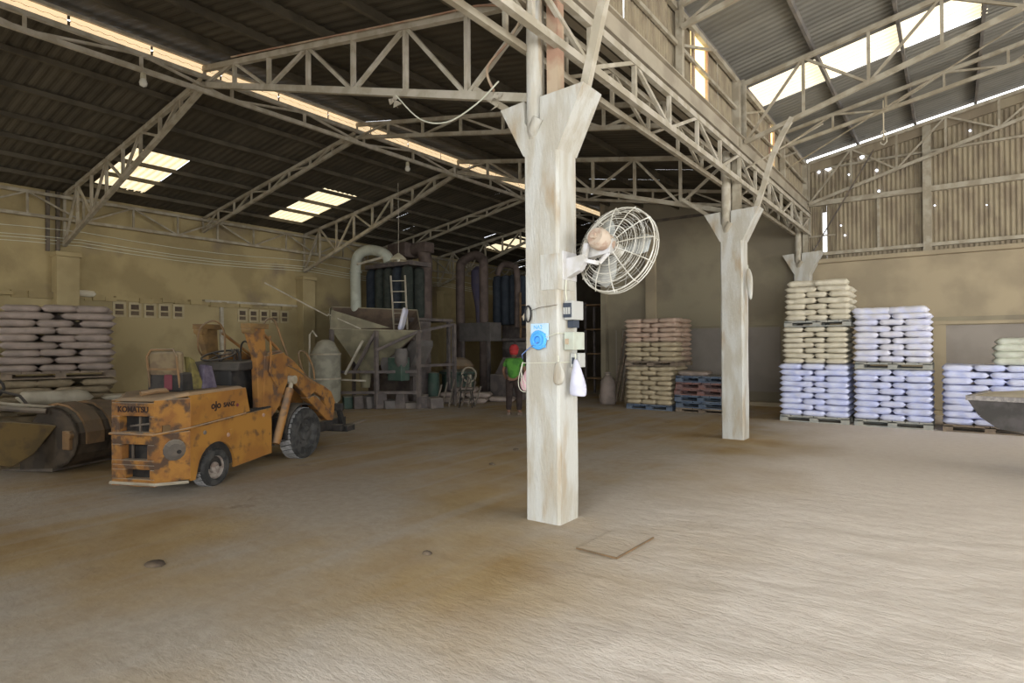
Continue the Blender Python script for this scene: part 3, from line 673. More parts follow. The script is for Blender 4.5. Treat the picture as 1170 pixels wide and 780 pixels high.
# ------------------------------------------------------------ sacks
def sack_mesh(name, L, W, H, m, seed, nxs=12, nys=9):
    b = MB(); top = []; R_ = random.Random(seed); ph = [R_.uniform(0, 6.28) for _ in range(8)]
    def P(i, j, sgn):
        u = -1+2*i/nxs; v_ = -1+2*j/nys
        au, av = abs(u), abs(v_)
        x = u*L/2*(1-.05*av**2+.035*(av**4)); y = v_*W/2*(1-.04*au**2+.05*au**4)
        e_ = (1-au**9)*(1-av**7); h = H/2*.97*(max(e_, 0)**.36)
        h *= 1+.06*sin(3*u+ph[0])*cos(2.5*v_+ph[1])
        nn = noise.noise(Vector((u*2.2+ph[2], v_*2+ph[3], sgn*3+ph[4])))
        wr = noise.noise(Vector((u*5+ph[2], v_*4+ph[1], sgn*2)))
        z = sgn*h + .006*nn*(0.3+e_) + .006*sin(u*2+ph[5]) + .007*wr*e_ - .004*e_
        return (x*(1+.02*nn*au), y+.010*sin(7*u+ph[7])*av+.012*nn*av, z)
    g = {}
    for s_ in (1, -1):
        for i in range(nxs+1):
            for j in range(nys+1):
                edge = i in (0, nxs) or j in (0, nys)
                key = (i, j, 0 if edge else s_)
                if key not in g: g[key] = len(b.v); b.v.append(P(i, j, s_))
    def K(i, j, s_): return g[(i, j, 0 if (i in (0, nxs) or j in (0, nys)) else s_)]
    for s_ in (1, -1):
        for i in range(nxs):
            for j in range(nys):
                q = (K(i, j, s_), K(i+1, j, s_), K(i+1, j+1, s_), K(i, j+1, s_)); b.f.append(q if s_ > 0 else q[::-1])
    me = b.mesh(name, True); me.materials.append(m); return me
SK = {}
def sacks(colr, L, W, H):
    key = (colr, round(L, 2), round(W, 2), round(H, 3))
    if key not in SK: SK[key] = [sack_mesh('sack', L, W, H, sack_cols[colr], k+len(SK)*5) for k in range(4)]
    return SK[key]
ORD = ('lowest', 'second', 'third', 'fourth', 'fifth', 'sixth', 'seventh', 'eighth', 'ninth')
def tier(x0, y0, w_, d_, z0, n, pitch, colr, label, group, rz=0, ox=0, oy=0, jit=.005, mix=None, side=False):
    """n layers of sacks in a w_ x d_ plan, alternately 3 end-on and 2 lengthwise; label(k) -> (what, where).
    Sacks in the front row and on the top layer are things, the buried ones are joined."""
    core = MB(); corem = None
    for k in range(n):
        z = z0 + pitch*(k+.5)
        cr = colr if not mix else mix(k)
        dd = d_*.58; d2 = d_-dd
        lay = []
        if k % 2 == 0:
            for i in range(3): lay.append((x0+w_*(i+.5)/3, y0+dd/2, dd, w_/3, pi/2, ('left', 'middle', 'right')[i], True))
            for i in range(2): lay.append((x0+w_*(i+.5)/2, y0+dd+d2/2, w_/2, d2, 0, ('rear left', 'rear right')[i], False))
        else:
            for i in range(2): lay.append((x0+w_*(i+.5)/2, y0+d2/2, w_/2, d2, 0, ('left', 'right')[i], True))
            for i in range(3): lay.append((x0+w_*(i+.5)/3, y0+d2+dd/2, dd, w_/3, pi/2, ('rear left', 'rear middle', 'rear right')[i], False))
        for (cx, cy, L, W, a, pos, front) in lay:
            me = rnd.choice(sacks(cr, L*1.025, W*1.025, pitch))
            px, py = cx-ox, cy-oy
            c_, s_ = cos(rz), sin(rz)
            loc = (ox+px*c_-py*s_+rnd.uniform(-jit, jit), oy+px*s_+py*c_+rnd.uniform(-jit*5, jit) if front else oy+px*s_+py*c_, z)
            ang = rz+a+rnd.choice((0, pi))+rnd.uniform(-.012, .012)
            if front:
                o = inst('sack', me, None, None, loc, ang)
                what, where = label(k)
                tag(o, '%s, %s layer, %s end, %s' % (what, ORD[k] if k < n-1 else 'top', pos, where) if pos != 'middle' else '%s, %s layer, middle, %s' % (what, ORD[k] if k < n-1 else 'top', where), 'sack', group(k) if callable(group) else group)
            else:
                M_ = Matrix.Translation(loc) @ Matrix.Rotation(ang, 4, 'Z'); nv = len(core.v)
                core.v += [tuple(M_ @ v_.co) for v_ in me.vertices]; core.f += [tuple(nv+i for i in p.vertices) for p in me.polygons]; corem = me.materials[0]
    me = bpy.data.meshes.new('rear_sacks'); me.from_pydata(core.v, [], core.f); me.materials.append(corem)
    for p in me.polygons: p.use_smooth = True
    o = bpy.data.objects.new('rear_sacks', me); C.objects.link(o); w2 = label(n-1)
    tag(o, 'rear rows of sacks behind the front row, %s' % w2[1], 'sacks', None, 'stuff')
def pallet(x0, y0, w_, d_, z0, m, label, h=.13, rz=0, group=None, ox=None, oy=None, plastic=True):
    ox = x0+w_/2 if ox is None else ox
    cx, cy = x0+w_/2, y0+d_/2
    e = empty('pallet', (cx, cy, z0), rz, label, 'pallet', group)
    t = h*.17
    for k in range(6):
        b = MB(); a = -w_/2+w_*k/6; b.box(a+.008, a+w_/6-.008, -d_/2, d_/2, h-t, h); b.build('deck_board', m, e)
    for k in range(3):
        a = (-w_/2, -.075, w_/2-.15)[k]
        for j in range(3):
            c = (-d_/2, -.07, d_/2-.14)[j]
            b = MB(); b.box(a, a+.15, c, c+.14, t, h-t); b.build('block', m, e)
        b = MB(); c = (-d_/2, -.07, d_/2-.14)[k]; b.box(-w_/2, w_/2, c, c+.14, 0, t); b.build('bottom_board', m, e)
        b = MB(); b.box(-w_/2, w_/2, c, c+.14, h-t*1.8, h-t); b.build('stringer', m, e)
    return e
YS = 13.40; D = 1.15
# stack A (tallest)
pallet(-2.93, YS, 1.28, D, 0, pal_grey, 'grey pallet on floor under the tallest sack stack')
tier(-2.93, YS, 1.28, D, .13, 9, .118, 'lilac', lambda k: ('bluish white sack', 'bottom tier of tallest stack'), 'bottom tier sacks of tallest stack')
tier(-2.87, YS+.02, 1.2, D-.05, 1.20, 7, .107, 'cream', lambda k: ('cream sack', 'middle tier of tallest stack'), 'middle tier sacks of tallest stack')
pallet(-2.83, YS, 1.22, D, 1.955, pal_grey, 'grey pallet high up under top tier of tallest sack stack', h=.12)
tier(-2.82, YS+.02, 1.2, D-.05, 2.075, 6, .118, 'cream', lambda k: ('cream sack', 'top tier of tallest stack'), 'top tier sacks of tallest stack')
for k in range(2):
    o = inst('sack', sacks('cream', .66, .46, .14)[k], None, None, (-2.5+.5*k, YS+.4, 2.85), .1); tag(o, 'cream sack lying on very top of tallest stack, %s one' % ('left', 'right')[k], 'sack')
# stack B
pallet(-1.57, YS, 1.27, D, 0, pal_grey, 'grey pallet on floor under second tallest white stack')
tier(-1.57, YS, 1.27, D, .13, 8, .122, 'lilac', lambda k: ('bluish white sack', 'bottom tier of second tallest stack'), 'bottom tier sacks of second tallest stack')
pallet(-1.55, YS, 1.25, D, 1.108, pal_grey, 'grey pallet halfway up the second tallest white stack')
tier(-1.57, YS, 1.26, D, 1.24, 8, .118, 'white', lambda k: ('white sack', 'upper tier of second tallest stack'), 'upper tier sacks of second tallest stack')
for k in range(2):
    o = inst('sack', sacks('white', .7, .5, .16)[k], None, None, (-1.28+.58*k, YS+.4, 2.235+.0*k), .05-.1*k); tag(o, 'white sack crowning the second tallest stack, %s one' % ('left', 'right')[k], 'sack')
# stack C and D
pallet(-.16, YS, 1.35, D, 0, pal_wood, 'wooden pallet under the low white stack at right edge')
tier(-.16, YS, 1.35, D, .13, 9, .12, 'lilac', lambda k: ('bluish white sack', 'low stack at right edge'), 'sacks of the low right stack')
for k in range(4):
    for j in range(2):
        o = inst('sack', sacks('green', .66, .44, .135)[(k+j) % 3], None, None, (.90+.015*rnd.uniform(-1, 1)+(.04 if k == 3 else 0), YS+.25+.48*j, 1.275+.115*k), .04*rnd.uniform(-1, 1))
        tag(o, 'greenish cream sack, %s layer, %s row, pile on low right stack' % (('lowest', 'second', 'third', 'top')[k], ('front', 'rear')[j]), 'sack', 'small pile on the low right stack')
# beige stack
YT = 13.85
pallet(-6.65, YT, 1.2, 1.1, 0, pal_blue, 'blue-grey pallet under the tan sack stack by back wall')
tier(-6.66, YT, 1.2, 1.1, .13, 8, .118, 'tan', lambda k: ('tan sack', 'lower tier left of blue pallets'), 'lower tier tan sacks')
pallet(-6.68, YT, 1.34, 1.12, 1.08, pal_wood, 'wooden pallet between the two tiers of tan sacks', h=.12)
tier(-6.68, YT, 1.34, 1.12, 1.20, 9, .118, 'tan', lambda k: ('tan sack' if k < 4 else 'pinkish tan sack', 'upper tier left of blue pallets'),
     lambda k: 'upper tier tan sacks' if k < 4 else 'upper tier pinkish sacks', mix=lambda k: 'tan' if k < 4 else 'pinktan')
for k, (m_, nm) in enumerate(((pal_wood, 'brown lowest'), (pal_blue, 'second blue'), (pal_blue, 'third blue'), (pal_red, 'fourth reddish'), (pal_red, 'fifth reddish'), (pal_blue, 'topmost blue'))):
    if k == 0: pallet(-5.36, YT+.0, 1.25, 1.1, 0, m_, 'flat brown pallet at bottom of the pallet pile', h=.10)
    else: pallet(-5.38+rnd.uniform(-.02, .03), YT+rnd.uniform(-.02, .02), 1.25, 1.1, .10+.152*(k-1), m_, '%s pallet in the pile between tan sacks and middle column' % ('second blue', 'third blue', 'fourth reddish', 'fifth reddish', 'topmost blue')[k-1], h=.15)
o = inst('sack', sacks('mauve', .75, .5, .12)[0], None, None, (-5.0, YT+.35, .915), .1); tag(o, 'folded mauve sack on top of the blue pallet pile', 'sack')
# left stack (faces the camera from the left wall), tier plan along y
LX, LY, LA = -13.2, 3.9, radians(74)
def lt(n, z0, colr, label, group, dz, x=-13.2, y=3.9, w_=1.62, d_=1.15):
    tier(x-w_/2, y-d_/2, w_, d_, z0, n, dz, colr, label, group, rz=LA, ox=x, oy=y, jit=.02)
pallet(LX-.81, LY-.575, 1.62, 1.15, 0, pal_wood, 'wooden pallet on floor under left wall sacks', rz=LA)
lt(7, .13, 'dusty', lambda k: ('dusty brown sack', 'bottom tier by left wall'), 'bottom tier sacks by left wall', .132)
pallet(LX-.81, LY-.575, 1.62, 1.15, 1.07, steel_dark if False else pal_wood, 'dark pallet between tiers of left wall sack stack', rz=LA)
lt(9, 1.20, 'mauve', lambda k: ('mauve grey sack', 'upper tier by left wall'), 'upper tier sacks by left wall', .130)
# second stack left of it (cut by frame)
lt(9, 0.0, 'dusty', lambda k: ('dusty sack', 'lower stack cut by left edge'), 'sacks at left frame edge', .13, x=-13.75, y=2.3, w_=1.25)
lt(8, 1.18, 'mauve', lambda k: ('mauve grey sack', 'upper stack cut by left edge'), 'upper sacks at left frame edge', .13, x=-13.75, y=2.3, w_=1.25)
# low heaps of sacks in front
hr = random.Random(11)
for li, (zc, rows) in enumerate(((.085, ((-12.25, 3.0), (-12.25, 3.92), (-12.25, 4.84), (-12.25, 5.75), (-11.68, 3.2), (-11.68, 4.15), (-11.68, 5.1))), (.255, ((-12.25, 3.3), (-12.25, 4.2), (-12.25, 5.1), (-11.7, 3.5), (-11.7, 4.5))), (.425, ((-12.2, 3.1), (-12.25, 4.0), (-12.2, 4.95), (-11.75, 3.8))), (.595, ((-12.2, 3.4), (-12.15, 4.4))))):
    for (x, y) in rows:
        o = inst('sack', sacks('dusty', .86, .54, .165)[hr.randrange(4)], None, None, (x, y, zc), pi/2+hr.uniform(-.12, .12)); o.rotation_euler[0] = hr.uniform(-.03, .03)
        tag(o, 'dusty sack in the untidy heap behind the old bucket', 'sack', 'heap of sacks behind the old bucket')
o = inst('sack', sacks('cream', 1.0, .62, .22)[0], None, None, (-11.95, 3.45, .80), LA+.1); tag(o, 'bulging cream sack lying on top of heap behind old bucket', 'sack')
o = inst('sack', sacks('cream', .8, .5, .10)[1], None, None, (-11.85, 4.5, .74), LA); tag(o, 'flat cream sack beside the bulging one behind old bucket', 'sack')
o = inst('sack', sacks('cream', .8, .5, .10)[2], None, None, (-11.95, 5.2, .50), LA+.1); tag(o, 'flat pale sack on the heap just behind the forklift rear', 'sack')
o = inst('sack', sacks('cream', .5, .20, .14)[0], None, None, (XW+.125, 5.0, 2.82), pi/2); tag(o, 'crumpled cream sack on wall ledge beside the left pilaster', 'sack')

# ------------------------------------------------------------ forklift
th = radians(113)
FL = empty('forklift', (-6.84, 3.44, 0), th, 'battered orange forklift with lifting arms at left of the hall', 'forklift')
b = MB()
BW = .92
def plan(z, k=1.0):
    return [(-.60, .18, z), (-.60, .73, z), (-.30, BW, z), (.62, BW, z), (.62, 0, z), (-.30, 0, z)]
def loft(b, levels):
    n = len(levels[0]); vs = [p for l in levels for p in l]
    fs = [(i*n+k, i*n+(k+1) % n, (i+1)*n+(k+1) % n, (i+1)*n+k) for i in range(len(levels)-1) for k in range(n)]
    b.add(vs, fs+[tuple(range(n))[::-1], tuple((len(levels)-1)*n+k for k in range(n))])
# rear face as framed openings : three horizontal bands with real holes
def rear_frame(z0, z1, wy0, wy1, wz0, wz1):
    b = MB(); x0, x1 = -.60, -.50
    b.box(x0, x1, .18, .73, z0, wz0); b.box(x0, x1, .18, .73, wz1, z1); b.box(x0, x1, .18, wy0, wz0, wz1); b.box(x0, x1, wy1, .73, wz0, wz1)
    b.build('rear_panel', orange, FL, bevel=.008)
rear_frame(.68, 1.02, .245, .625, .705, .875); rear_frame(.36, .675, .27, .60, .41, .575); rear_frame(.13, .36, .24, .55, .21, .31)
b = MB(); b.box(-.50, -.47, .18, .73, .15, 1.0); b.build('inner_panel', black, FL)
b = MB(); b.bar((-.53, .42, .88), (-.53, .42, .70), .02, .02); b.bar((-.53, .30, .79), (-.53, .55, .76), .015, .02); b.bar((-.53, .52, .57), (-.53, .52, .41), .015, .02); b.build('radiator_bar', steel_dark, FL)
# corner panels
def wedge(nm, y0, y1, m, z0, z1):
    b = MB(); a = [(-.60, y0), (-.28, y1), (-.28, y1+(.06 if y1 < .5 else -.06)), (-.54, y0+(.06 if y1 < .5 else -.06))]
    n = 4; vs = [(x, y, z) for z in (z0, z1) for x, y in a]
    b.add(vs, [(0, 1, 2, 3), (7, 6, 5, 4)]+[(i, (i+1) % 4, 4+(i+1) % 4, 4+i) for i in range(4)]); b.build(nm, m, FL, bevel=.01)
wedge('corner_panel', .18, 0.0, orange, .70, 1.05); wedge('corner_panel', .18, 0.0, orange, .16, .69)
wedge('corner_panel', .73, BW, orange, .16, 1.05)
# dent / knocked plate on the corner
b = MB(); b.lathe([(0, .02), (.07, .018), (.11, .004), (.12, -.01)], (-.43, .08, .50), (-.49, -.87, 0), 14); b.build('tow_plate', steel_dark, FL)
b = MB(); b.lathe([(0, .03), (.022, .03), (.022, 0)], (-.40, .058, .48), (-.49, -.87, 0), 10); b.build('tow_hole', black, FL)
b = MB(); b.box(-.5, -.44, .0, .0, 0, 0) if False else None
b = MB(); b.bar((-.535, .135, .74), (-.47, .10, .74), .02, .07, (0, 0, 1)); b.build('side_notch', olive, FL)
# belt rail
b = MB(); b.tube([(-.47, BW-.15, .69), (-.61, .74, .685), (-.615, .18, .68), (-.31, -.012, .72), (.60, -.012, .78)], .014, 6); b.build('belt_rail', orange_arm, FL)
b = MB(); b.tube([(-.605, .74, .16), (-.605, .17, .16), (-.33, -.005, .14)], .018, 6); b.build('bottom_rail', steel, FL)
# top hood
b = MB(); loft(b, [[(-.58, .19, 1.03), (-.58, .72, 1.03), (-.29, BW-.01, 1.07), (.60, BW-.01, 1.10), (.60, .01, 1.10), (-.29, .01, 1.07)], [(-.52, .24, 1.06), (-.52, .68, 1.06), (-.27, BW-.05, 1.11), (.57, BW-.05, 1.125), (.57, .05, 1.125), (-.27, .05, 1.11)]])
b.build('engine_hood', orange_clean, FL, bevel=.01)
# side panels: upper hood side & lower skirt with wheel arch
def side(y0, y1, nm='side_panel'):
    b = MB(); b.prism([(-.29, .735), (.70, .795), (.62, 1.10), (-.29, 1.08)], y0, y1); b.build('hood_side', orange_clean, FL, bevel=.006)
    arch = [(.11+.30*cos(t), .21+.30*sin(t)) for t in [radians(a) for a in range(170, -11, -15)]]
    b = MB(); poly = [(-.29, .73), (-.29, .16), (-.22, .16)] + arch + [(.42, .16), (1.13, .20), (1.16, .80)]
    # build as strips so the arch is real
    top = lambda x: .73+(x+.29)*.048
    xs_ = [-.29, -.22] + [p[0] for p in arch] + [.42, 1.13]
    zs_ = [.14, .14] + [p[1] for p in arch] + [.16, .20]
    vs = []
    for yy in (y0, y1):
        for x, z in zip(xs_, zs_): vs += [(x, yy, z), (x, yy, top(x))]
    n = len(xs_); fs = []
    for i in range(n-1):
        a = 2*i; fs.append((a, a+2, a+3, a+1)); a2_ = 2*n+2*i; fs.append((a2_, a2_+1, a2_+3, a2_+2)); fs.append((a, a2_, a2_+2, a+2)); fs.append((a+1, a+3, a2_+3, a2_+1))
    fs += [(0, 1, 2*n+1, 2*n), (2*n-2, 4*n-2, 4*n-1, 2*n-1)]
    b.add(vs, fs); return b.build(nm, orange_clean, FL)
side(0, .03); side(BW-.03, BW)
b = MB(); b.prism([(-.22+.0, .2)]+[(.11+.31*cos(radians(a)), .21+.31*sin(radians(a))) for a in range(180, -1, -20)], .03, .26); b.build('wheel_well', black, FL)
b = MB(); b.box(-.25, .95, .05, BW-.05, .26, .60); b.build('chassis', black, FL)
b = MB(); b.box(.62, 1.15, .03, .10, .5, .82); b.box(.62, 1.15, BW-.10, BW-.03, .5, .82); b.box(.60, 1.2, .1, BW-.1, .45, .55); b.build('footwell', black, FL)
b = MB(); b.box(.66, 1.15, .26, .80, .55, 1.36); b.build('engine_cover', black, FL, bevel=.03)
b = MB(); b.box(1.1, 2.05, .16, BW-.16, .25, .62); b.box(1.70, 1.95, .0, BW, .27, .45); b.build('front_axle', black, FL)
for (x, z) in ((.30, .56), (-.08, .64), (.96, .72)):
    b = MB(); b.lathe([(0, .012), (.022, .01), (.026, 0)], (x, 0, z), (0, -1, 0), 8); b.build('bolt', steel_red if x > 0 else steel_dark, FL)
b = MB(); b.lathe([(0, .01), (.02, .008), (.022, 0)], (.46, 0, .90), (0, -1, 0), 8); b.build('badge', cloth_r, FL)
b = MB(); b.box(.32, .37, -.01, .0, .50, .62); b.build('latch', orange_clean, FL)
text('rear_lettering', 'KOMATSU', .085, textm, FL, Matrix.Translation((-.604, .445, .945)) @ Matrix(((0, 0, -1, 0), (-1, 0, 0, 0), (0, 1, 0, 0), (0, 0, 0, 1))), .002, .002)
text('side_lettering', 'oJo', .115, textm, FL, Matrix.Translation((.10, -.002, .93)) @ Matrix.Rotation(pi/2, 4, 'X'), .002, .004)
text('side_lettering', 'SANZ', .075, textm, FL, Matrix.Translation((.32, -.002, .92)) @ Matrix.Rotation(pi/2, 4, 'X'), .002, .003)
def wheel(x, r, wd, y0, sgn, nm, rimm, big):
    e = empty(nm, (x, y0, r)); e.parent = FL
    # lathe axis = outward (0,-1,0) * sgn
    ax = (0, -sgn, 0)
    b = MB(); b.lathe([(r*.62, 0), (r*.66, .015), (r*.93, .012), (r, -.02), (r, -wd+.02), (r*.93, -wd), (r*.6, -wd)], (0, 0, 0), ax, 32)
    b.build('tyre', rubber, e, auto=True)
    b = MB(); n = 30
    for k in range(n):
        t = 2*pi*k/n
        for s_ in (0, 1):
            p = Vector((cos(t+.06*s_)*(r+.004), 0, sin(t+.06*s_)*(r+.004))); y_ = (-.035 if s_ == 0 else -wd*.55)*(-sgn)
            d = Vector((-sin(t), 0, cos(t))); b.bar(p+Vector((0, y_, 0)), p+Vector((0, y_+(-wd*.38)*(-sgn), 0))+d*.02, .05*r/.3, .006, tuple(p.normalized()))
    tag(b.build('tread_block', tread_m, e), kind='stuff')
    b = MB(); b.lathe([(r*.62, -.005), (r*.55, -.045), (r*.30, -.05), (r*.27, -.01), (r*.12, .0), (r*.1, .02), (0, .02)], (0, 0, 0), ax, 24); b.build('rim', rimm, e, auto=True)
    for k in range(6):
        t = 2*pi*k/6; b = MB(); b.lathe([(0, .012), (.012, .012), (.014, -.0)], (cos(t)*r*.42, -sgn*(-.048), sin(t)*r*.42), ax, 6); b.build('wheel_nut', rimm, e)
    return e
wheel(.10, .215, .16, .0, 1, 'rear_wheel', rim_r, False); wheel(.10, .215, .16, BW, -1, 'rear_wheel', rim_r, False)
wheel(1.86, .36, .22, -.06, 1, 'front_wheel', rim_m, True); wheel(1.86, .36, .22, BW+.06, -1, 'front_wheel', rim_m, True)
# fender arcs
for y0, y1 in ((-.02, .20), (BW-.2, BW+.02)):
    b = MB(); pts = [radians(a) for a in range(185, 55, -13)]
    inner = [(1.86+.41*cos(t), .36+.41*sin(t)) for t in pts]; outer = [(1.86+.43*cos(t), .36+.43*sin(t)) for t in pts][::-1]
    n = len(inner)
    for i in range(n-1): b.prism([inner[i], inner[i+1], outer[n-2-i], outer[n-1-i]], y0, y1)
    b.build('fender', black, FL)
# uprights, side plates, arms both sides
for sgn, ys0 in ((1, .05), (-1, BW-.05)):
    f_ = lambda a: ys0 + sgn*a
    Y0, Y1 = sorted((f_(0), f_(.05)))
    b = MB(); b.prism([(.80, 1.90), (.76, 1.80), (.90, 1.48), (.93, .80), (1.08, .80), (1.09, 1.48), (1.06, 1.90)], *sorted((f_(.0), f_(.09)))); b.build('upright', orange_arm if sgn > 0 else olive, FL, bevel=.008)
    b = MB(); b.box(.74, 1.12, *sorted((f_(-.02), f_(.12))), 1.84, 1.91); b.lathe([(0, -.02), (.05, -.02), (.05, .12), (0, .12)], (.80, f_(0), 1.82), (0, sgn, 0), 12); b.build('clamp_head', olive, FL, bevel=.006)
    b = MB(); b.prism([(1.05, 1.48), (1.20, 1.50), (1.47, 1.53), (1.55, 1.40), (1.55, 1.12), (1.36, .80), (1.14, .62), (1.02, .62)], *sorted((f_(-.01), f_(.05)))); b.build('side_plate', orange_arm, FL, bevel=.006)
    # boom
    b = MB(); b.prism([(1.14, 1.44), (1.22, 1.53), (1.46, 1.56), (1.78, 1.41), (2.14, 1.17), (2.50, .98), (2.14, .84), (1.78, 1.09), (1.48, 1.30), (1.25, 1.36)], *sorted((f_(.05), f_(.16)))); b.build('boom', orange_arm, FL, bevel=.01)
    b = MB(); b.prism([(2.10, 1.16), (2.30, 1.10), (2.66, .98), (2.86, .88), (2.98, .70), (2.92, .42), (2.84, .42), (2.76, .55), (2.62, .80), (2.2, 1.0)], *sorted((f_(.08), f_(.15)))); b.build('boom_tip', orange_arm, FL, bevel=.008)
    b = MB(); b.prism([(2.1, .84), (2.35, .86), (2.86, .52), (2.84, .42), (2.68, .44)], *sorted((f_(.05), f_(.16)))); b.build('boom_link', orange_arm, FL, bevel=.008)
    # hydraulic strut
    b = MB(); b.cyl((1.56, f_(-.035), 1.02), (1.24, f_(-.035), .30), .055, n=14); b.build('cylinder', orange_arm, FL, auto=True)
    b = MB(); b.cyl((1.56, f_(-.035), 1.0), (1.62, f_(-.035), 1.16), .03, n=10); b.lathe([(0, -.05), (.06, -.05), (.06, .05), (0, .05)], (1.62, f_(-.03), 1.14), (0, 1, 0), 12); b.build('piston_rod', steel, FL, auto=True)
    b = MB(); b.cyl((1.14, f_(.1), 1.80), (2.14, f_(.19), 1.22), .022, n=8); b.build('link_rod', orange_arm, FL)
    b = MB(); b.tube([(1.13, f_(-.03), 1.75), (1.15, f_(-.03), 1.5), (1.12, f_(-.03), 1.28), (1.30, f_(-.03), 1.05)], .016, 6); b.build('pipe', orange_arm, FL)
    b = MB(); b.cyl((2.10, f_(.2), 1.14), (2.55, f_(.2), .92), .04, n=10); b.build('cylinder', steel_dark, FL, auto=True)
# hoses
def hose(pts, r=.014, m=black):
    P_ = [Vector(p) for p in pts]; out = []
    for i in range(len(P_)-1):
        p0 = P_[max(i-1, 0)]; p1 = P_[i]; p2 = P_[i+1]; p3 = P_[min(i+2, len(P_)-1)]
        for k in range(5):
            t = k/5; out.append(.5*((2*p1)+(p2-p0)*t+(2*p0-5*p1+4*p2-p3)*t*t+(3*p1-p0-3*p2+p3)*t**3))
    out.append(P_[-1]); b = MB(); b.tube(out, r, 6); return b
hose([(1.12, .12, 1.76), (1.17, .12, 1.95), (1.36, .12, 1.97), (1.52, .12, 1.72), (1.70, .12, 1.42)]).build('hose', rustbrown, FL)
hose([(2.1, .15, 1.2), (1.98, .15, 1.5), (2.15, .15, 1.52), (2.35, .15, 1.3), (2.4, .15, 1.1)]).build('hose', rustbrown, FL)
hose([(.80, .8, 1.5), (.62, .7, 1.62), (.55, .6, 1.85), (.68, .5, 1.94), (.85, .5, 1.80), (.86, .5, 1.45)], .012).build('hose', rustbrown, FL)
hose([(.98, .2, 1.62), (1.0, .3, 1.68), (1.05, .4, 1.62), (1.1, .45, 1.40)], .012).build('hose', black, FL)
hose([(2.45, .2, 1.0), (2.30, .1, 1.05), (1.9, .1, 1.25), (1.6, .1, 1.35)], .012).build('hose', rustbrown, FL)
# seat, cloths, steering wheel, dash
b = MB(); b.box(-.05, .30, .28, .70, 1.12, 1.20); b.build('seat', black, FL, bevel=.03)
b = MB(); b.add([(x+(.0 if z < 1.3 else -.06), y, z) for z in (1.20, 1.34, 1.56) for x, y in ((-.14, .24), (-.14, .66), (-.05, .66), (-.05, .24))],
      [(0, 1, 2, 3), (11, 10, 9, 8)]+[(r*4+i, r*4+(i+1) % 4, (r+1)*4+(i+1) % 4, (r+1)*4+i) for r in (0, 1) for i in range(4)]); b.build('backrest', seatm, FL, bevel=.03)
b = MB(); b.tube([(-.17, .25, 1.15), (-.22, .25, 1.50), (-.21, .30, 1.58), (-.21, .60, 1.58), (-.22, .65, 1.50), (-.17, .65, 1.15)], .013, 6); b.bar((-.20, .26, 1.36), (-.20, .64, 1.36), .02, .02); b.build('backrest_frame', rustbrown, FL)
b = MB(); b.box(-.18, .04, .22, .68, 1.10, 1.32); b.build('battery_box', black, FL, bevel=.02)
b = MB(); b.box(-.195, -.10, .34, .45, 1.12, 1.30); b.build('cloth', cloth_r, FL, bevel=.02)
b = MB(); b.add([(.0, .20, 1.12), (.16, .20, 1.12), (.02, .22, 1.46), (-.06, .22, 1.50), (.0, .30, 1.12), (.16, .30, 1.12), (.02, .30, 1.46), (-.06, .30, 1.50)], [(0, 1, 2, 3), (4, 7, 6, 5), (0, 4, 5, 1), (1, 5, 6, 2), (2, 6, 7, 3), (3, 7, 4, 0)]); b.build('cloth', cloth_y, FL, bevel=.01)
b = MB(); b.add([(.10, .18, 1.12), (.34, .18, 1.12), (.30, .22, 1.38), (.18, .22, 1.40), (.10, .28, 1.12), (.34, .28, 1.12), (.30, .30, 1.38), (.18, .30, 1.40)], [(0, 1, 2, 3), (4, 7, 6, 5), (0, 4, 5, 1), (1, 5, 6, 2), (2, 6, 7, 3), (3, 7, 4, 0)]); b.build('cloth', cloth_p, FL, bevel=.01)
b = MB(); c = Vector((.70, .46, 1.50)); nrm = Vector((-.30, 0, .95)).normalized(); a_ = nrm.cross(Vector((0, 1, 0))).normalized(); b_ = Vector((0, 1, 0))
b.tube([c+a_*.20*cos(2*pi*k/24)+b_*.20*sin(2*pi*k/24) for k in range(24)], .013, 6, closed=True)
for k in range(3):
    t = 2*pi*k/3; b.tube([c, c+a_*.20*cos(t)+b_*.20*sin(t)], .009, 5)
b.build('steering_wheel', black, FL, smooth=True)
b = MB(); b.cyl(tuple(c), (.92, .46, 1.05), .02, n=8); b.build('steering_column', black, FL)
b = MB(); b.prism([(.62, 1.30), (1.12, 1.32), (1.12, 1.44), (.66, 1.42)], .12, BW-.12); b.build('dashboard', black, FL, bevel=.02)
for (x, y) in ((.86, .25), (.92, .32), (.80, .30), (.98, .4)):
    b = MB(); b.tube([(x, y, 1.40), (x-.03, y, 1.52), (x-.05, y+.01, 1.56)], .009, 5); b.lathe([(0, -.018), (.018, 0), (0, .018)], (x-.05, y+.01, 1.57), (0, 0, 1), 8); b.build('lever', black, FL)
# carriage and forks
b = MB(); b.box(2.40, 3.38, .16, .24, .26, .42); b.box(2.40, 3.38, BW-.24, BW-.16, .26, .42); b.build('carriage_arm', black, FL, bevel=.01)
b = MB(); b.box(2.92, 3.02, .0, BW, .24, .34); b.box(2.95, 3.02, .0, BW, .56, .68); b.box(3.10, 3.36, -.02, BW+.02, .20, .30); b.build('carriage', black, FL, bevel=.01)
for y in (.1, BW-.1):
    b = MB(); b.bar((3.0, y, .65), (3.2, y, .25), .06, .08); b.build('carriage_brace', black, FL)
for y in (.12, BW-.20):
    b = MB(); b.prism([(3.26, .20), (3.38, .28), (4.05, .29), (4.05, .275), (3.40, .235), (3.3, .18)], y, y+.08); b.build('fork', steel_dark, FL)
# air cleaner/plank at hood rear
b = MB(); b.tube([(-.45, .50, 1.10), (-.30, .45, 1.12), (-.1, .4, 1.12)], .03, 8); b.build('exhaust_pipe', rustbrown, FL)

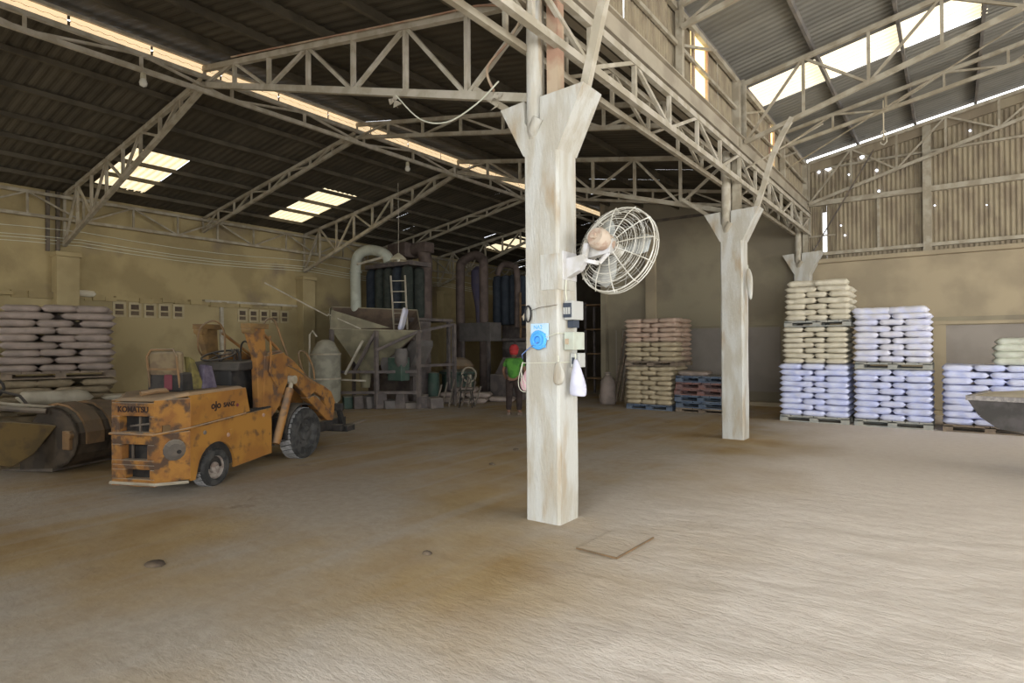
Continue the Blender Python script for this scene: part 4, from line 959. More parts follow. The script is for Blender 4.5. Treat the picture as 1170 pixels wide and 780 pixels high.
# ------------------------------------------------------------ old loader bucket and arm at left edge
OB = empty('old_loader', (-9.5, 3.0, 0), radians(22), 'old brown wheel loader with dark round bucket at left edge', 'loader')
def shell(b, pts, t, y0, y1):
    for i in range(len(pts)-1):
        p, q = Vector((pts[i][0], pts[i][1])), Vector((pts[i+1][0], pts[i+1][1])); d = (q-p).normalized(); n_ = Vector((-d.y, d.x))*t
        b.prism([tuple(p), tuple(q), tuple(q+n_), tuple(p+n_)], y0, y1)
arc = [(.44*cos(radians(a)), .46+.40*sin(radians(a))) for a in range(110, -91, -20)]
E_ = OB
b = MB(); shell(b, [(x+.08, z) for x, z in arc], -.03, -.42, .42); b.build('bucket_back', loader_d, E_)
for y in (-.42, .0, .39):
    b = MB(); b.prism([(x+.08, z) for x, z in arc]+[(-.45, .03), (-.40, .5)], y, y+.035); b.build('bucket_cheek', loader_d if y > -.5 else loader_d, E_)
b = MB(); b.prism([(.1, .03), (-.75, .0), (-.75, .02), (.1, .07)], -.42, .42); b.build('bucket_lip', steel_dark, E_)
for y in (-.34, .02):
    b = MB(); shell(b, [(x*1.12+.08, .46+(z-.46)*1.1) for x, z in arc[:7]], -.03, y, y+.24); b.build('bucket_strap', rustbrown, E_)
b = MB(); b.box(.30, .42, -.46, -.38, .32, .56); b.lathe([(0, -.05), (.05, -.05), (.05, .05), (0, .05)], (.40, -.42, .5), (0, 1, 0), 10); b.build('hinge', rustbrown, E_, bevel=.01)
# arms (world-aligned thing parts, running out of frame to the left)
LA_ = empty('loader_arm', (-9.9, 2.45, 0)); LA_.parent = None
bpy.data.objects.remove(LA_)
inv = (Matrix.Translation(OB.location) @ Matrix.Rotation(radians(22), 4, 'Z')).inverted()
def wp(p): return inv @ Vector(p)
def wpoly(nm, poly, d, m):
    # polygon given in a vertical plane through two world points, thickness d
    b = MB(); o = Vector((-9.25, 2.75, 0)); dx = Vector((-.35, -.94, 0)).normalized(); dn = Vector((-dx.y, dx.x, 0))
    vs = [wp(o+dx*a+Vector((0, 0, z))+dn*s_) for s_ in (-d/2, d/2) for a, z in poly]; n = len(poly)
    b.add(vs, [tuple(range(n)), tuple(range(2*n-1, n-1, -1))]+[(i, n+i, n+(i+1) % n, (i+1) % n) for i in range(n)]); return b.build(nm, m, E_, bevel=.01)
wpoly('lift_arm', [(.05, .62), (.28, .28), (.50, .14), (2.2, .62), (2.2, 1.02), (1.0, .74), (.5, .70)], .16, loader_y)
wpoly('lift_arm', [(.9, .70), (2.2, .90), (2.2, .98), (.9, .78)], .3, rustbrown)
b = MB(); b.tube([wp((-9.3, 2.6, .80)), wp((-9.6, 2.2, .86)), wp((-9.9, 1.6, .95))], .035, 8); b.build('cylinder', steel_dark, E_)
b = MB(); b.tube([wp((-9.35, 2.7, .84)), wp((-9.6, 2.3, .90)), wp((-10.0, 1.7, 1.02))], .02, 6); b.build('hose', steel, E_)
b = MB(); b.tube([wp((-9.5, 2.5, .82)), wp((-9.6, 2.4, 1.0)), wp((-9.75, 2.2, 1.08)), wp((-9.9, 2.0, .98))], .018, 6); b.build('hose', black, E_)
b = MB(); b.tube([wp((-9.9+.06*cos(t), 2.15+.15*cos(t), 1.10+.13*sin(t))) for t in [2*pi*k/16 for k in range(16)]], .018, 6, closed=True); b.build('hose', black, E_)
b = MB(); q0 = wp((-10.6, .9, 0)); b.lathe([(.0, -.12), (.40, -.12), (.45, -.05), (.45, .05), (.40, .12), (0, .12)], (q0.x, q0.y, .45), tuple(inv.to_3x3() @ Vector((.6, -.8, 0))), 24); b.build('wheel', rubber, E_, auto=True)
b = MB(); b.add([wp(p) for p in ((-10.6, .9, .3), (-12.6, -.3, .3), (-13.2, .9, .3), (-11.2, 2.0, .3), (-10.6, .9, 1.0), (-12.6, -.3, 1.3), (-13.2, .9, 1.3), (-11.2, 2.0, 1.0))], [(0, 3, 2, 1), (4, 5, 6, 7), (0, 1, 5, 4), (1, 2, 6, 5), (2, 3, 7, 6), (3, 0, 4, 7)]); b.build('loader_body', loader_y, E_, bevel=.03)

# ------------------------------------------------------------ loader bucket at right edge
RB = empty('loader_bucket', (.22, 9.6, .0), radians(-12), 'black loader bucket heaped with beige powder at right edge', 'bucket')
b = MB()
rim = [(0, .9), (2.3, .9)]
sec = [(-.0, .90), (.08, .80), (.22, .66), (.42, .58), (.9, .55)]
# bucket: tapering nose toward -x; built as loft of cross sections along y
b.prism([(0, .93), (.12, .72), (.30, .585), (2.3, .46), (2.3, .93)], -.35, -.32); b.prism([(0, .93), (.12, .72), (.30, .585), (2.3, .46), (2.3, .93)], .75, .78); b.build('side_plate', bucket_m, RB)
b = MB(); shell(b, [(0, .93), (.12, .72), (.30, .585), (2.3, .46)], -.02, -.35, .78); b.build('bottom_plate', bucket_m, RB)
b = MB(); b.box(0, 2.3, -.385, -.33, .90, .955); b.box(-.02, .03, -.38, .79, .90, .955); b.build('edge_strip', bucket_edge, RB)
b = MB(); nxp, nyp = 16, 8; vs = []
for i in range(nxp+1):
    for j in range(nyp+1):
        u, v_ = i/nxp, j/nyp; vs.append((.0+2.3*u, -.35+1.12*v_, .94+.17*(sin(pi*v_)**.7)*min(1, u*2.2)+.012*noise.noise(Vector((u*9, v_*6, 0)))))
b.add(vs, [(i*(nyp+1)+j, (i+1)*(nyp+1)+j, (i+1)*(nyp+1)+j+1, i*(nyp+1)+j+1) for i in range(nxp) for j in range(nyp)]); b.build('powder_heap', powder, RB, smooth=True)
b = MB(); b.bar((.5, .2, .62), (1.3, .3, .42), .16, .12); b.bar((1.2, .3, .46), (3.2, .3, .55), .2, .2); b.build('lift_arm', steel_dark, RB)
b = MB(); b.tube([(.6, -.2, .56), (.8, -.2, .48), (1.2, -.1, .45)], .05, 8); b.build('hinge', violet_m, RB)
b = MB(); b.lathe([(0, -.2), (.42, -.2), (.47, -.1), (.47, .1), (.42, .2), (0, .2)], (3.0, .2, .47), (0, 1, 0), 26); b.build('wheel', rubber, RB, auto=True)
b = MB(); b.box(2.6, 4.6, -.2, .9, .5, 1.2); b.build('loader_body', loader_y, RB, bevel=.05)

# ------------------------------------------------------------ filter machine 1
M1 = empty('filter_machine', (0, 0, 0), 0, 'dust filter machine with sloping hopper and dark bags by left wall', 'machine')
nL, nR, fR, fL = (-12.89, 9.6, 2.06), (-10.95, 10.9, 1.98), (-12.3, 12.1, 2.62), (-14.6, 10.9, 2.75)
bot = [(-12.75, 10.45, .95), (-12.45, 10.65, .95), (-12.6, 10.9, .95), (-12.9, 10.7, .95)]
def plate(nm, pts, m, t=.02, parent=M1):
    b = MB(); p = [Vector(q) for q in pts]; n_ = (p[1]-p[0]).cross(p[2]-p[0]).normalized()*t; k = len(p)
    b.add([q for q in p]+[q+n_ for q in p], [tuple(range(k)), tuple(range(2*k-1, k-1, -1))]+[(i, k+i, k+(i+1) % k, (i+1) % k) for i in range(k)]); return b.build(nm, m, parent)
plate('hopper_side', [nL, nR, bot[1], bot[0]], hop_m); plate('hopper_side', [nR, fR, bot[2], bot[1]], hop_shade); plate('hopper_side', [fR, fL, bot[3], bot[2]], hop_shade); plate('hopper_side', [fL, nL, bot[0], bot[3]], hop_m)
b = MB(); b.tube([nL, nR, fR, fL], .03, 6, closed=True); b.build('hopper_rim', hop_m, M1)
plate('splash_plate', [nL, (-12.95, 9.62, 2.58), (-14.6, 10.92, 2.78), fL], hop_m)
plate('splash_plate', [(-12.9, 9.6, 2.06), (-12.9, 9.62, 2.56), (-11.6, 10.45, 2.08)], hop_m)
b = MB(); b.cyl((-12.75, 10.6, .98), (-12.75, 10.6, .5), .18, .12, 12); b.build('hopper_spout', hop_m, M1)
b = MB(); b.bar((-13.0, 9.6, 2.4), (-14.6, 8.8, 3.3), .03); b.bar((-13.0, 9.6, 2.45), (-12.2, 10.0, 2.06), .03); b.build('stay_rod', steel_light, M1)
for (x, y, z) in ((-12.89, 9.62, 2.05), (-10.98, 10.85, 1.98), (-11.9, 10.25, 2.0), (-10.98, 12.2, 2.2), (-13.3, 11.5, 2.4)):
    b = MB(); b.bar((x, y, 0), (x, y, z), .09); b.build('frame_post', frame_m, M1)
for (p, q) in (((-12.89, 9.62, .95), (-10.98, 10.85, .95)), ((-10.98, 10.85, 1.1), (-10.98, 12.2, 1.1)), ((-12.89, 9.62, .42), (-10.98, 10.85, .42)), ((-11.9, 10.25, 2.0), (-12.5, 10.0, .9)), ((-10.98, 10.85, 1.98), (-10.98, 12.2, 2.2)), ((-11.9, 10.25, 1.5), (-10.98, 10.85, 1.98))):
    b = MB(); b.bar(p, q, .07); b.build('frame_beam', frame_m, M1)
b = MB(); b.bar((-12.45, 9.7, .9), (-12.0, 9.9, 1.75), .05); b.build('stay_rod', steel_light, M1)
b = MB(); b.bar((-12.9, 9.4, .78), (-11.9, 9.9, .74), .05, .04); b.build('stay_rod', steel_light, M1)
b = MB(); b.box(-11.75, -11.25, 10.5, 10.8, .72, 1.32); b.build('control_cabinet', green_m, M1, bevel=.02)
b = MB(); b.lathe([(0, 1.55), (.14, 1.55), (.17, 1.45), (.17, 1.2), (.06, 1.0), (0, 1.0)], (-11.35, 10.6, 0), (0, 0, 1), 14); b.build('small_cyclone', greybox_m, M1, auto=True)
b = MB(); b.prism([(-12.0, 1.0), (-11.4, 1.75), (-11.1, 1.75), (-11.1, 1.6), (-11.6, .8)], 11.0, 11.5); b.build('chute', greybox_m, M1)
b = MB(); b.lathe([(0, -.3), (.32, -.3), (.36, 0), (.32, .3), (0, .3)], (-12.0, 11.0, 1.1), (.5, -.8, .2), 18); b.build('blower_housing', greybox_m, M1, auto=True)
# working platform and filter bags
b = MB(); b.box(-14.7, -12.0, 11.6, 13.3, 2.32, 2.40); b.build('platform', frame_m, M1)
for (x, y) in ((-14.6, 11.7), (-12.1, 11.7), (-14.6, 13.2), (-12.1, 13.2)):
    b = MB(); b.bar((x, y, 0), (x, y, 2.32), .09); b.build('frame_post', frame_m, M1)
b = MB(); b.box(-14.45, -12.5, 12.0, 12.9, 3.95, 4.08); b.build('header_box', frame_m, M1, bevel=.02)
for i in range(5):
    for j in range(2):
        x = -14.25+.385*i; y = 12.12+.46*j
        b = MB(); b.lathe([(0, 2.42), (.15, 2.42), (.175, 2.6), (.17, 3.2), (.178, 3.7), (.15, 3.88), (.06, 3.95), (0, 3.95)], (x, y, 0), (0, 0, 1), 14)
        b.build('filter_bag', blue_bag if (i+j) % 3 == 0 else dark_bag, M1, auto=True)
def bend(pts, r, nm, m, parent, n=16):
    P_ = [Vector(p) for p in pts]; out = []
    for i in range(len(P_)-1):
        p0 = P_[max(i-1, 0)]; p1 = P_[i]; p2 = P_[i+1]; p3 = P_[min(i+2, len(P_)-1)]
        for k in range(5):
            t = k/5; out.append(.5*((2*p1)+(p2-p0)*t+(2*p0-5*p1+4*p2-p3)*t*t+(3*p1-p0-3*p2+p3)*t**3))
    out.append(P_[-1]); b = MB(); b.tube(out, r, n); return b.build(nm, m, parent, auto=True)
bend([(-14.0, 11.3, 2.0), (-14.0, 11.3, 3.0), (-14.0, 11.3, 3.95), (-13.85, 11.32, 4.28), (-13.45, 11.4, 4.38), (-12.95, 11.5, 4.22), (-12.85, 11.55, 4.0)], .15, 'duct', grey_duct, M1)
b = MB(); b.lathe([(.15, 0), (.18, 0), (.18, .05), (.15, .05)], (-14.0, 11.3, 3.75), (0, 0, 1), 18); b.build('duct_flange', grey_duct, M1)
b = MB(); b.cyl((-13.8, 11.2, 3.98), (-12.9, 11.4, 4.12), .035, n=8); b.build('handrail', steel_light, M1)
bend([(-12.75, 12.9, 2.4), (-12.75, 12.9, 3.5), (-12.75, 12.9, 4.2), (-12.9, 12.9, 4.5), (-13.3, 12.9, 4.55)], .20, 'duct', brown_duct, M1)
b = MB(); b.box(-14.0, -13.2, 12.5, 13.1, 4.3, 4.75); b.box(-13.0, -12.55, 12.7, 13.1, 4.4, 4.72); b.build('fan_housing', brown_duct, M1, bevel=.04)
lad = empty('ladder', (0, 0, 0)); lad.parent = M1
b = MB(); b.bar((-12.45, 11.25, 3.55), (-12.05, 11.0, 2.05), .035); b.bar((-12.1, 11.45, 3.55), (-11.75, 11.2, 2.05), .035); b.build('ladder_rail', steel_light, lad)
for k in range(5):
    t = (k+.5)/5; b = MB(); b.bar(Vector((-12.45, 11.25, 3.55)).lerp(Vector((-12.05, 11.0, 2.05)), t), Vector((-12.1, 11.45, 3.55)).lerp(Vector((-11.75, 11.2, 2.05)), t), .022); b.build('rung', steel_light, lad)
b = MB(); b.box(-14.6, -12.0, 12.25, 12.3, 0, 2.3); b.box(-11.99, -11.95, 11.6, 12.3, 0, 2.3); b.build('dark_backing', frame_m, M1)  # dark sheets added to darken the space under the hopper
# pale tank in front
TK = empty('storage_tank', (-12.45, 9.12, 0), 0, 'pale upright cylinder tank left of the hopper legs', 'tank')
b = MB(); b.lathe([(0, .25), (.33, .25), (.36, .32), (.36, 1.42), (.2, 1.72), (.08, 1.78), (0, 1.78)], (0, 0, 0), (0, 0, 1), 22); b.build('shell', tank_m, TK, auto=True)
for z in (.8, 1.4): b = MB(); b.lathe([(.36, 0), (.38, 0), (.38, .04), (.36, .04)], (0, 0, z), (0, 0, 1), 22); b.build('band', steel, TK)
b = MB(); b.tube([(-.30, -.25, .3), (-.30, -.25, 1.9), (-.25, -.2, 2.0), (-.15, -.15, 1.85)], .025, 8); b.build('pipe', steel_light, TK)
for k in range(3):
    t = 2*pi*k/3+.4; b = MB(); b.bar((.28*cos(t), .28*sin(t), 0), (.28*cos(t), .28*sin(t), .3), .05); b.build('leg', steel, TK)
# clutter under machine
jr = random.Random(3)
for k in range(9):
    x = -12.6+.22*k; y = 9.9+.17*k
    b = MB(); l = jr.uniform(.2, .4); hh = jr.uniform(.15, .5)
    b.prism([(-l/2, 0), (l/2, 0), (l/2*.8, hh), (-l/2*.7, hh*.9)], -l/2, l/2)
    o = b.build('motor_block', jr.choice((frame_m, greybox_m, green_m, frame_m)), M1, bevel=.02); o.location = (x, y, 0); o.rotation_euler = (0, 0, jr.uniform(0, 3))
o = inst('sack', sack_mesh('sack', .62, .34, .10, sack_cols['white'], 77), None, None, (-11.65, 10.95, 2.32), .6); o.rotation_euler = (0, radians(-78), .5)
tag(o, 'pale printed sack propped upright on hopper edge', 'sack')
# scrap leaning right of the machine
for k in range(7):
    b = MB(); x = -11.0+.12*k; b.bar((x, 11.5+.12*k, 0), (x+jr.uniform(-.1, .1), 11.8+.12*k, jr.uniform(.4, .85)), .035)
    tag(b.build('scrap_rod', steel_dark), 'dark scrap rod, %s from left, leaning right of filter machine' % ('first', 'second', 'third', 'fourth', 'fifth', 'sixth', 'last')[k], 'rod', 'scrap rods right of the filter machine')
b = MB(); b.lathe([(0, 0), (.16, 0), (.17, .5), (.15, .85), (.06, .88), (0, .88)], (-11.75, 12.2, 0), (0, 0, 1), 14); tag(b.build('drum', green_m, auto=True), 'small green drum between the two machines', 'drum')

# ------------------------------------------------------------ filter machine 2
M2 = empty('filter_machine', (0, 0, 0), 0, 'tall brown ducted filter machine in far doorway left of near column', 'machine')
bend([(-13.2, 15, .2), (-13.2, 15, 2.2), (-13.2, 15, 4.1), (-13.1, 15.03, 4.42), (-12.7, 15.15, 4.6), (-12.32, 15.1, 4.42), (-12.2, 15, 4.1), (-12.2, 15, 2.2), (-12.2, 15, .1)], .15, 'duct', brown_duct, M2)
b = MB(); b.box(-13.05, -11.75, 14.75, 15.35, 1.75, 2.35); b.build('collector_box', greybox_m, M2, bevel=.02)
b = MB(); b.lathe([(.0, 2.35), (.10, 2.35), (.14, 2.9), (.27, 3.6), (.27, 4.1), (.12, 4.25), (0, 4.25)], (-12.72, 15.4, 0), (0, 0, 1), 20); b.build('cyclone', violet_m, M2, auto=True)
for i in range(3):
    for j in range(2):
        b = MB(); b.lathe([(0, 2.3), (.15, 2.3), (.18, 2.5), (.17, 3.1), (.18, 3.7), (.14, 3.9), (0, 3.95)], (-12.2+.34*i, 15.75+.4*j, 0), (0, 0, 1), 12); b.build('filter_bag', blue_bag, M2, auto=True)
bend([(-12.1, 15.6, 3.95), (-11.9, 15.6, 4.25), (-11.5, 15.6, 4.2), (-11.3, 15.6, 3.9), (-11.3, 15.6, 2.2)], .10, 'duct', brown_duct, M2)
b = MB(); b.box(-12.4, -10.2, 15.4, 17.2, 1.75, 1.84); b.build('platform', frame_m, M2)
for (x, y) in ((-12.35, 15.45), (-10.25, 15.45), (-11.3, 15.5), (-10.25, 17.1), (-12.95, 14.8), (-11.85, 14.8)):
    b = MB(); b.bar((x, y, 0), (x, y, 1.8), .08); b.build('frame_post', frame_m, M2)
for k in range(4):
    b = MB(); b.bar((-11.1, 15.5, 1.84+.35*k), (-10.2, 15.5, 1.84+.35*k), .035); b.build('handrail', rustbrown, M2)
for x in (-11.1, -10.65, -10.2):
    b = MB(); b.bar((x, 15.5, 1.84), (x, 15.5, 3.3), .045); b.build('rail_post', rustbrown, M2)
b = MB(); b.box(-10.95, -10.5, 15.8, 16.3, 1.84, 2.35); b.build('gear_box', pal_red, M2, bevel=.03)
b = MB(); b.lathe([(0, 1.74), (.55, 1.72), (.6, 1.5), (.3, 1.0), (.14, .7), (0, .7)], (-11.5, 16.0, 0), (0, 0, 1), 16); b.build('hopper', frame_m, M2, auto=True)
b = MB(); b.box(-12.9, -10.0, 16.9, 16.95, 0, 3.2); b.build('dark_backing', frame_m, M2)  # dark sheet added as a backdrop to darken the space behind this machine
MG = empty('grinding_mill', (-12.35, 13.9, 0), 0, 'green grinding mill with rust brown top below far machine', 'machine')
b = MB(); b.lathe([(0, 0), (.55, 0), (.6, .1), (.5, .3), (.5, .72), (.58, .75), (.58, .82), (.4, .9), (0, .9)], (0, 0, 0), (0, 0, 1), 22); b.build('mill_body', green_m, MG, auto=True)
b = MB(); b.lathe([(0, .9), (.46, .9), (.50, 1.0), (.38, 1.15), (.16, 1.25), (0, 1.25)], (0, 0, 0), (0, 0, 1), 18); b.build('mill_cover', rustbrown, MG, auto=True)
b = MB(); b.lathe([(0, 0), (.13, 0), (.13, .75), (0, .78)], (-.75, -.3, 0), (0, 0, 1), 12); b.build('motor', green_m, MG, auto=True)
b = MB(); b.lathe([(.2, -.03), (.24, -.03), (.24, .03), (.2, .03)], (.75, -.35, .75), (.4, -1, 0), 20); b.bar((.75, -.33, 0), (.75, -.33, .75), .08); b.build('pulley', steel, MG, auto=True)
b = MB(); b.box(1.1, 2.2, .2, 1.0, 0, .75); b.prism([(1.2, .75), (2.1, .75), (1.8, 1.25), (1.5, 1.25)], .3, .9); b.build('drive_case', frame_m, MG, bevel=.03)
# heap of sacks in front of mill
hs = [(-11.7, 12.85, .08, .5), (-11.05, 13.25, .08, .5), (-10.4, 13.6, .08, .5), (-11.45, 12.5, .08, .5), (-10.8, 12.85, .08, .5), (-11.5, 12.75, .22, .5), (-10.85, 13.1, .22, .5), (-11.2, 12.9, .36, .5)]
for k, (x, y, z, a) in enumerate(hs):
    o = inst('sack', sacks('mauve', .75, .5, .15)[k % 3], None, None, (x, y, z), a); tag(o, 'pale empty sack in low heap below far green mill', 'sack', 'heap of sacks below the mill')
# wire chair
CH = empty('wire_chair', (-10.25, 11.85, 0), radians(35), 'black bent-wire chair standing before the far sack heap', 'chair')
b = MB(); b.tube([(.2*cos(2*pi*k/16), .2*sin(2*pi*k/16), .44) for k in range(16)], .012, 5, closed=True); b.lathe([(0, .435), (.19, .435), (.19, .445), (0, .445)], (0, 0, 0), (0, 0, 1), 16); b.build('seat', black, CH)
for (x, y) in ((-.15, -.15), (.15, -.15), (-.17, .15), (.17, .15)):
    b = MB(); b.tube([(x*.8, y*.8, .44), (x, y, .2), (x*1.15, y*1.15, 0)], .013, 5); b.build('leg', black, CH)
b = MB(); b.tube([(-.17, .17, .44), (-.2, .2, .7), (-.12, .22, .85), (0, .23, .89), (.12, .22, .85), (.2, .2, .7), (.17, .17, .44)], .013, 5); b.tube([(.1*cos(2*pi*k/12), .225, .68+.1*sin(2*pi*k/12)) for k in range(12)], .009, 5, closed=True); b.build('backrest', black, CH)
b = MB(); b.tube([(.17*cos(2*pi*k/12), .17*sin(2*pi*k/12), .2) for k in range(12)], .008, 5, closed=True); b.build('stretcher', black, CH)
# standing sack by the back wall end
e = empty('standing_sack', (-7.55, 14.6, 0), .3, 'pale grey sack standing upright left of tan stack', 'sack')
b = MB(); b.lathe([(0, 0), (.20, .0), (.23, .08), (.21, .4), (.20, .62), (.10, .76), (.05, .80), (.10, .86), (0, .88)], (0, 0, 0), (0, 0, 1), 12); b.build('bag_body', sack_cols['mauve'], e, smooth=True)
b = MB(); b.lathe([(.055, .79), (.065, .80), (.055, .82)], (0, 0, 0), (0, 0, 1), 10); b.build('tie', rope_m, e)
e = empty('standing_sack', (-7.0, 14.9, 0), .3, 'dark standing sack squeezed between pale one and tan stack', 'sack')
b = MB(); b.lathe([(0, 0), (.18, .0), (.2, .08), (.19, .3), (.17, .52), (.06, .62), (0, .66)], (0, 0, 0), (0, 0, 1), 12); b.build('bag_body', sack_cols['dusty'], e, smooth=True)
for k, (x, l) in enumerate(((-7.9, 2.0), (-7.8, 1.8), (-7.66, 1.9))):
    b = MB(); b.bar((x, 15.6, 0), (x+.05, 16.3, l), .05); tag(b.build('wooden_pole', pal_wood), '%s weathered pole leaning on back wall above standing sack' % ('left', 'middle', 'right')[k], 'pole', 'poles leaning by the wall end')
# machine in the dark opening right of near column
e = empty('steel_rack', (-9.3, 17.3, 0), 0, 'dark steel rack in opening right of near column', 'rack')
for x in (-.45, .45):
    for y in (0, .6): b = MB(); b.bar((x, y, 0), (x, y, 3.0), .06); b.build('post', frame_m, e)
for z in (.5, 1.3, 2.1, 2.9): b = MB(); b.box(-.48, .48, -.03, .63, z, z+.04); b.build('shelf', rustbrown, e)

# ------------------------------------------------------------ person
PX, PY = -8.17, 11.12
face = Vector((-.45, .9, 0)).normalized(); side_ = Vector((face.y, -face.x, 0))
PE = empty('person', (PX, PY, 0), 0, 'person in green shirt, red cap and dark trousers seen from behind', 'person')
def W3(s_, f_, z): v_ = side_*s_ + face*f_; return (v_.x, v_.y, z)
def skin_obj(nm, J, E, m, parent, root=0, lv=2):
    me = bpy.data.meshes.new(nm); me.from_pydata([j[:3] for j in J], E, []); me.materials.append(m)
    o = bpy.data.objects.new(nm, me); C.objects.link(o); o.parent = parent
    md = o.modifiers.new('skin', 'SKIN'); md.use_smooth_shade = True
    if not me.skin_vertices: 
        try: me.attributes.new
        except Exception: pass
    for i, sv in enumerate(me.skin_vertices[0].data):
        sv.radius = J[i][3] if isinstance(J[i][3], tuple) else (J[i][3], J[i][3]); sv.use_root = (i == root)
    s_ = o.modifiers.new('sub', 'SUBSURF'); s_.levels = lv; s_.render_levels = lv
    # bake so that the object is a plain mesh
    bpy.context.view_layer.update()
    me2 = bpy.data.meshes.new_from_object(o.evaluated_get(bpy.context.evaluated_depsgraph_get()))
    for p in me2.polygons: p.use_smooth = True
    o.modifiers.clear(); o.data = me2
    if not me2.materials: me2.materials.append(m)
    return o
def J(s_, f_, z, r): return (*W3(s_, f_, z), r)
# continuous body: pelvis, spine, neck, head, arms, legs
body = [J(0, 0, .84, .12), J(0, .02, 1.00, .115), J(0, .04, 1.18, .135), J(0, .05, 1.29, .09), J(0, .06, 1.36, .05), J(0, .08, 1.42, .065), J(0, .09, 1.50, .088),
        J(-.17, .05, 1.26, .055), J(-.25, .04, 1.02, .042), J(-.22, .16, .86, .033), J(-.20, .22, .82, .028),
        J(.17, .05, 1.26, .055), J(.26, .06, 1.02, .042), J(.20, .22, .92, .033), J(.18, .29, .90, .028),
        J(-.09, 0, .76, .085), J(-.11, .03, .44, .060), J(-.12, -.02, .09, .040), J(-.12, .07, .045, .035), J(-.12, .14, .035, .028),
        J(.09, 0, .76, .085), J(.12, .03, .44, .060), J(.13, .0, .09, .040), J(.14, .09, .045, .035), J(.14, .16, .035, .028)]
edges = [(0, 1), (1, 2), (2, 3), (3, 4), (4, 5), (5, 6), (2, 7), (7, 8), (8, 9), (9, 10), (2, 11), (11, 12), (12, 13), (13, 14), (0, 15), (15, 16), (16, 17), (17, 18), (18, 19), (0, 20), (20, 21), (21, 22), (22, 23), (23, 24)]
skin_obj('body', body, edges, skin_m, PE)
# shirt
skin_obj('shirt', [J(0, 0, .80, .155), J(0, .02, 1.0, .15), J(0, .04, 1.17, .165), J(0, .05, 1.28, .10), J(-.16, .05, 1.25, .075), J(-.225, .045, 1.10, .065), J(.16, .05, 1.25, .075), J(.23, .055, 1.10, .065)],
         [(0, 1), (1, 2), (2, 3), (2, 4), (4, 5), (2, 6), (6, 7)], shirt_m, PE)
skin_obj('trousers', [J(0, 0, .93, .145), J(-.09, 0, .76, .115), J(-.11, .03, .44, .085), J(-.12, -.01, .10, .065), J(.09, 0, .76, .115), J(.12, .03, .44, .085), J(.13, .0, .10, .065)],
         [(0, 1), (1, 2), (2, 3), (0, 4), (4, 5), (5, 6)], trouser_m, PE)
hp = Vector(W3(0, .085, 1.50))
b = MB(); b.lathe([(0, .135), (.06, .125), (.10, .08), (.112, .02), (.108, -.02), (.0, -.02)], tuple(hp+Vector((0, 0, .0))), (0, 0, 1), 20); b.prism([(.0, 0), (.01, 0), (.01, .01), (0, .01)], 0, .01) if False else None
b.build('cap', red_m, PE, smooth=True)
b = MB(); v0 = hp+face*.09; b.add([tuple(v0+side_*.08+Vector((0, 0, .0))), tuple(v0-side_*.08), tuple(v0-side_*.06+face*.08-Vector((0, 0, .02))), tuple(v0+side_*.06+face*.08-Vector((0, 0, .02))), tuple(v0+side_*.08+Vector((0, 0, .015))), tuple(v0-side_*.08+Vector((0, 0, .015))), tuple(v0-side_*.06+face*.08-Vector((0, 0, .01))), tuple(v0+side_*.06+face*.08-Vector((0, 0, .01)))],
      [(0, 1, 2, 3), (7, 6, 5, 4), (0, 4, 5, 1), (1, 5, 6, 2), (2, 6, 7, 3), (3, 7, 4, 0)]); b.build('cap_peak', red_m, PE)
b = MB(); b.lathe([(.0, .06), (.085, .05), (.102, .0), (.098, -.05), (.08, -.09), (.0, -.10)], tuple(hp-face*.015+Vector((0, 0, -.02))), (0, 0, 1), 16); b.build('hair', red_m, PE, smooth=True)
hc = Vector(W3(0, .165, 1.46))
b = MB(); b.lathe([(0, .022), (.012, .014), (.014, 0)], tuple(hc), tuple(face), 8); b.build('nose', skin_m, PE, smooth=True)
for s_ in (-1, 1):
    b = MB(); b.lathe([(0, .006), (.008, .004), (.01, 0)], tuple(hc+side_*.033*s_+Vector((0, 0, .03))-face*.008), tuple(face), 8); b.build('eye', hair_m, PE)
    b = MB(); b.lathe([(0, .014), (.018, .008), (.024, -.002)], tuple(hp+side_*.085*s_+Vector((0, 0, -.035))), tuple(side_*s_), 8); b.build('ear', skin_m, PE)
b = MB(); b.bar(tuple(hc+side_*.022-Vector((0, 0, .035))-face*.004), tuple(hc-side_*.022-Vector((0, 0, .035))-face*.004), .008, .006); b.build('mouth', cloth_r, PE)
for s_, w0, f0, z0 in ((-1, -.20, .22, .82), (1, .18, .29, .90)):
    for k in range(4):
        o_ = (k-1.5)*.017
        skin_obj('finger', [J(w0+o_, f0+.02, z0-.01, .010), J(w0+o_, f0+.06-abs(o_)*.3, z0-.025, .009), J(w0+o_, f0+.085-abs(o_)*.4, z0-.05, .008)], [(0, 1), (1, 2)], skin_m, PE, lv=1)
    skin_obj('thumb', [J(w0-s_*.02, f0, z0, .011), J(w0-s_*.05, f0+.03, z0-.015, .010), J(w0-s_*.055, f0+.055, z0-.03, .008)], [(0, 1), (1, 2)], skin_m, PE, lv=1)
for s_ in (-.12, .13):
    b = MB(); c = Vector(W3(s_, .05, 0)); f2 = face; 
    prof = [(-.09, .045), (.0, .05), (.08, .05), (.13, .035)]
    vs = []
    for (a, hw) in prof:
        for (sw, z) in ((-1, .0), (1, .0), (.8, .06 if a < .05 else .04), (-.8, .06 if a < .05 else .04)): p = c+f2*a+side_*hw*sw; vs.append((p.x, p.y, z))
    b.add(vs, [(i*4+k, i*4+(k+1) % 4, (i+1)*4+(k+1) % 4, (i+1)*4+k) for i in range(3) for k in range(4)]+[(0, 1, 2, 3), (15, 14, 13, 12)]); b.build('shoe', shoe_m, PE, bevel=.01)

